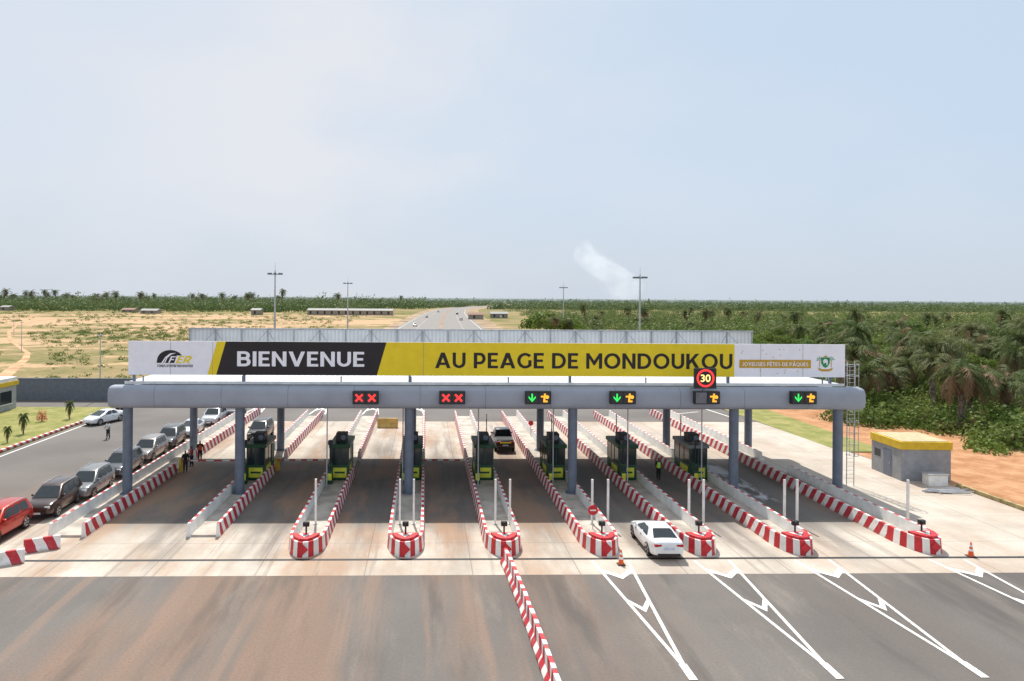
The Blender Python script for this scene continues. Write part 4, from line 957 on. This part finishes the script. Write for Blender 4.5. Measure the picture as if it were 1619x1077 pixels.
# ---------------- people ----------------
def skinmesh(name,V,E,Rd,mat,parent,root=0,sub=2):
    me=bpy.data.meshes.new(name); me.from_pydata(V,E,[]); o=bpy.data.objects.new(name,me); COL.objects.link(o)
    md=o.modifiers.new('skin','SKIN'); sv=me.skin_vertices[0].data if me.skin_vertices else None
    for i,rr in enumerate(Rd):
        if sv: sv[i].radius=(rr,rr) if not isinstance(rr,tuple) else rr; sv[i].use_root=(i==root)
    s=o.modifiers.new('sub','SUBSURF'); s.levels=sub; s.render_levels=sub
    o.modifiers['skin'].use_smooth_shade=True
    dg=bpy.context.evaluated_depsgraph_get(); m2=bpy.data.meshes.new_from_object(o.evaluated_get(dg))
    m2.materials.clear(); m2.materials.append(mat)
    bpy.data.objects.remove(o)
    o=bpy.data.objects.new(name,m2); COL.objects.link(o); o.parent=parent; return o
def person(loc,rz,label,shirt,trous,armL=0.0,armR=0.0,step=.0,vest=None,group=None,cap=None):
    t=thing('person',label,'person',loc,rz,group)
    V=[(0,0,.95),(0,.0,1.15),(0,0,1.36),(0,0,1.47),(0,.01,1.58),(0,.015,1.68)]; E=[(0,1),(1,2),(2,3),(3,4),(4,5)]
    Rd=[(.15,.11),(.14,.10),(.17,.11),.055,.085,.075]
    def add(p,pr,rr): V.append(p); E.append((pr,len(V)-1)); Rd.append(rr); return len(V)-1
    arms={}
    for sg,am in ((-1,armL),(1,armR)):
        s_=add((sg*.19,0,1.40),2,.06)
        el=(sg*.25,.02+.1*am,1.13+.05*am); wr=(sg*(.27-.1*am),.06+.3*am,.88+.35*am)
        e_=add(el,s_,.043); w_=add(wr,e_,.03); d=(Vector(wr)-Vector(el)).normalized()
        hnd=Vector(wr)+d*.08; h_=add(tuple(hnd),w_,(.035,.018))
        for k in range(4):
            off=Vector((0,1,0))*(k-1.5)*.02; f1=hnd+d*.045+off; f2=f1+d*(.035 if k in(1,2) else .027)+Vector((-sg*.012,0,0))
            a_=add(tuple(f1),h_,.009); add(tuple(f2),a_,.007)
        a_=add(tuple(Vector(wr)+d*.04+Vector((0,.035,0))),w_,.010); add(tuple(Vector(wr)+d*.08+Vector((0,.05,0))),a_,.008)
        arms[sg]=(el,wr)
    legs={}
    for sg in (-1,1):
        st=step*sg
        h_=add((sg*.09,0,.90),0,.09); k_=add((sg*.1,.02+st*.5,.50),h_,.062); an=add((sg*.105,-.02+st,.09),k_,.042); add((sg*.115,.13+st,.035),an,.035)
        legs[sg]=st
    add((0,.105,1.60),4,.018)
    skinmesh('body',V,E,Rd,skin,t)
    V=[(0,0,.88),(0,0,1.15),(0,0,1.37),(0,0,1.44)]; E=[(0,1),(1,2),(2,3)]; Rd=[(.17,.13),(.16,.12),(.18,.125),.08]
    for sg in (-1,1):
        V.append((sg*.19,0,1.405)); E.append((2,len(V)-1)); Rd.append(.078); V.append(arms[sg][0]); E.append((len(V)-2,len(V)-1)); Rd.append(.06)
    skinmesh('shirt',V,E,Rd,shirt,t,1)
    if vest: skinmesh('vest',[(0,0,.92),(0,0,1.15),(0,0,1.40)],[(0,1),(1,2)],[(.19,.15),(.18,.14),(.19,.145)],vest,t,1)
    V=[(0,0,.96)]; E=[]; Rd=[(.165,.125)]
    for sg in (-1,1):
        st=legs[sg]; V+=[(sg*.09,0,.86),(sg*.1,.02+st*.5,.50),(sg*.105,-.02+st,.11)]; n=len(V); E+=[(0,n-3),(n-3,n-2),(n-2,n-1)]; Rd+=[.105,.08,.06]
    skinmesh('trousers',V,E,Rd,trous,t)
    skinmesh('shoe',[(.105,-.03+legs[1],.05),(.115,.14+legs[1],.04)],[(0,1)],[.05,.045],dark,t)
    skinmesh('shoe',[(-.105,-.03+legs[-1],.05),(-.115,.14+legs[-1],.04)],[(0,1)],[.05,.045],dark,t)
    skinmesh('hair' if not cap else 'cap',[(0,-.02,1.64),(0,-.01,1.72)],[(0,1)],[.092,.075],cap or hairm,t)
navy=P('cloth_navy',(.015,.02,.04),.9); wcl=P('cloth_white',(.7,.7,.7),.9); blk=P('cloth_black',(.012,.012,.012),.9); hiv=P('cloth_hivis',(.45,.75,.08),.8); orv=P('cloth_orange',(.75,.12,.03),.8); redc=P('cloth_red',(.4,.03,.03),.9)
c=G(171,694); person((c.x,c.y,.004),R(160),'person in white top and dark trousers standing on the asphalt left of the queue',wcl,navy,.2,.6,.05)
c=G(185,657); person((c.x,c.y,.004),R(180),'person in dark clothes at the far end of the asphalt, left of a pair',blk,navy,0,.1,.1)
c=G(193,657); person((c.x,c.y,.004),R(170),'person in dark clothes at the far end of the asphalt, right of a pair',navy,blk,.1,0,-.06)
c=G(293,750); person((c.x,c.y,.13),R(200),'person in dark clothes standing on the left barrier strip near the parked cars',blk,navy,.5,0,.04)
c=G(303,741); person((c.x,c.y,.13),R(120),'person in red top beside the one in dark clothes',redc,blk,.6,.4,.08)
c=G(316,732); person((c.x,c.y,.13),R(-150),'person in orange vest farther along the left barrier strip',blk,navy,.3,.5,.05,vest=orv,cap=redc)
c=G(1041,759); person((c.x,c.y,.006),R(185),'guard in dark uniform with lime vest near the rightmost booths',navy,blk,.4,.2,.04,vest=hiv)
# ---------------- smoke ----------------
m=bpy.data.materials.new('smoke'); m.use_nodes=True; nt=m.node_tree; nt.nodes.remove(nt.nodes['Principled BSDF'])
pv=nt.nodes.new('ShaderNodeVolumePrincipled'); nt.links.new(pv.outputs[0],nt.nodes['Material Output'].inputs['Volume'])
p=posco(nt); nn=noise(nt,p,.014,4,.6); dn=mth(nt,'MULTIPLY',mapr(nt,nn,.32,.75),.010); nt.links.new(dn,pv.inputs['Density']); pv.inputs['Color'].default_value=(1,1,1,1); pv.inputs['Anisotropy'].default_value=.3
# glow added to brighten the smoke, standing in for light scattered many times inside
nt.links.new(mth(nt,'MULTIPLY',dn,.62),pv.inputs['Emission Strength']); pv.inputs['Emission Color'].default_value=(.95,.97,1,1)
b=MB(); rg=[]
for k in range(13):
    s=k/12; cc=AT(985-58*s+12*math.sin(s*6),476-95*s,1500); rr=26*math.sin(PI*(.12+.84*s))+6
    rg.append([(cc.x+rr*(1.9-s*.8)*math.cos(2*PI*i/18)*(1+.15*math.sin(i*2.1+k)),1500+rr*math.sin(2*PI*i/18),cc.z+2+4*math.sin(i*1.7+k)) for i in range(18)])
b.rings(rg); o=b.build('smoke_plume',m); tag(o,'thin pale smoke plume rising beyond the right light mast','smoke')
# ---------------- light ----------------
w=bpy.data.worlds.new('World'); S.world=w; w.use_nodes=True; nt=w.node_tree; bg=nt.nodes['Background']
sky=nt.nodes.new('ShaderNodeTexSky'); sky.sky_type='NISHITA'; sky.sun_disc=False
el=R(57); az=R(-8)
sky.sun_elevation=el; sky.sun_rotation=az; sky.dust_density=2.5; sky.air_density=1.0
tc=nt.nodes.new('ShaderNodeTexCoord').outputs['Generated']
n1=noise(nt,tc,2.0,6,.5,(1,1,2.0)); s=xyz(nt,tc)
cl=mapr(nt,n1,.38,.66)
side=mapr(nt,s[0],-.35,.5,0,1)
basec=mixc(nt,side,(8.1,8.9,10.0),(6.8,8.3,10.1))
hz=mapr(nt,s[2],0,.2,1,0); basec=mixc(nt,mth(nt,'MULTIPLY',hz,.75),basec,(7.5,8.2,9.2))
col=mixc(nt,.9,sky.outputs[0],basec)
mid=mapr(nt,mth(nt,'ABSOLUTE',mth(nt,'ADD',s[0],.12)),0,.55,1,.25)
col=mixc(nt,mth(nt,'MULTIPLY',mth(nt,'MULTIPLY',cl,.8),mid),col,(9.1,9.2,9.7))
nt.links.new(col,bg.inputs[0]); bg.inputs[1].default_value=.089
sd=bpy.data.lights.new('sun','SUN'); sd.energy=5.0; sd.angle=R(.55); sd.color=(1,.95,.87)
so=bpy.data.objects.new('sun',sd); COL.objects.link(so)
d=Vector((-math.sin(az)*math.cos(el),-math.cos(az)*math.cos(el),-math.sin(el)))
so.rotation_euler=d.to_track_quat('-Z','Y').to_euler()
S.view_settings.view_transform='Standard'; S.view_settings.look='None'; S.view_settings.exposure=0
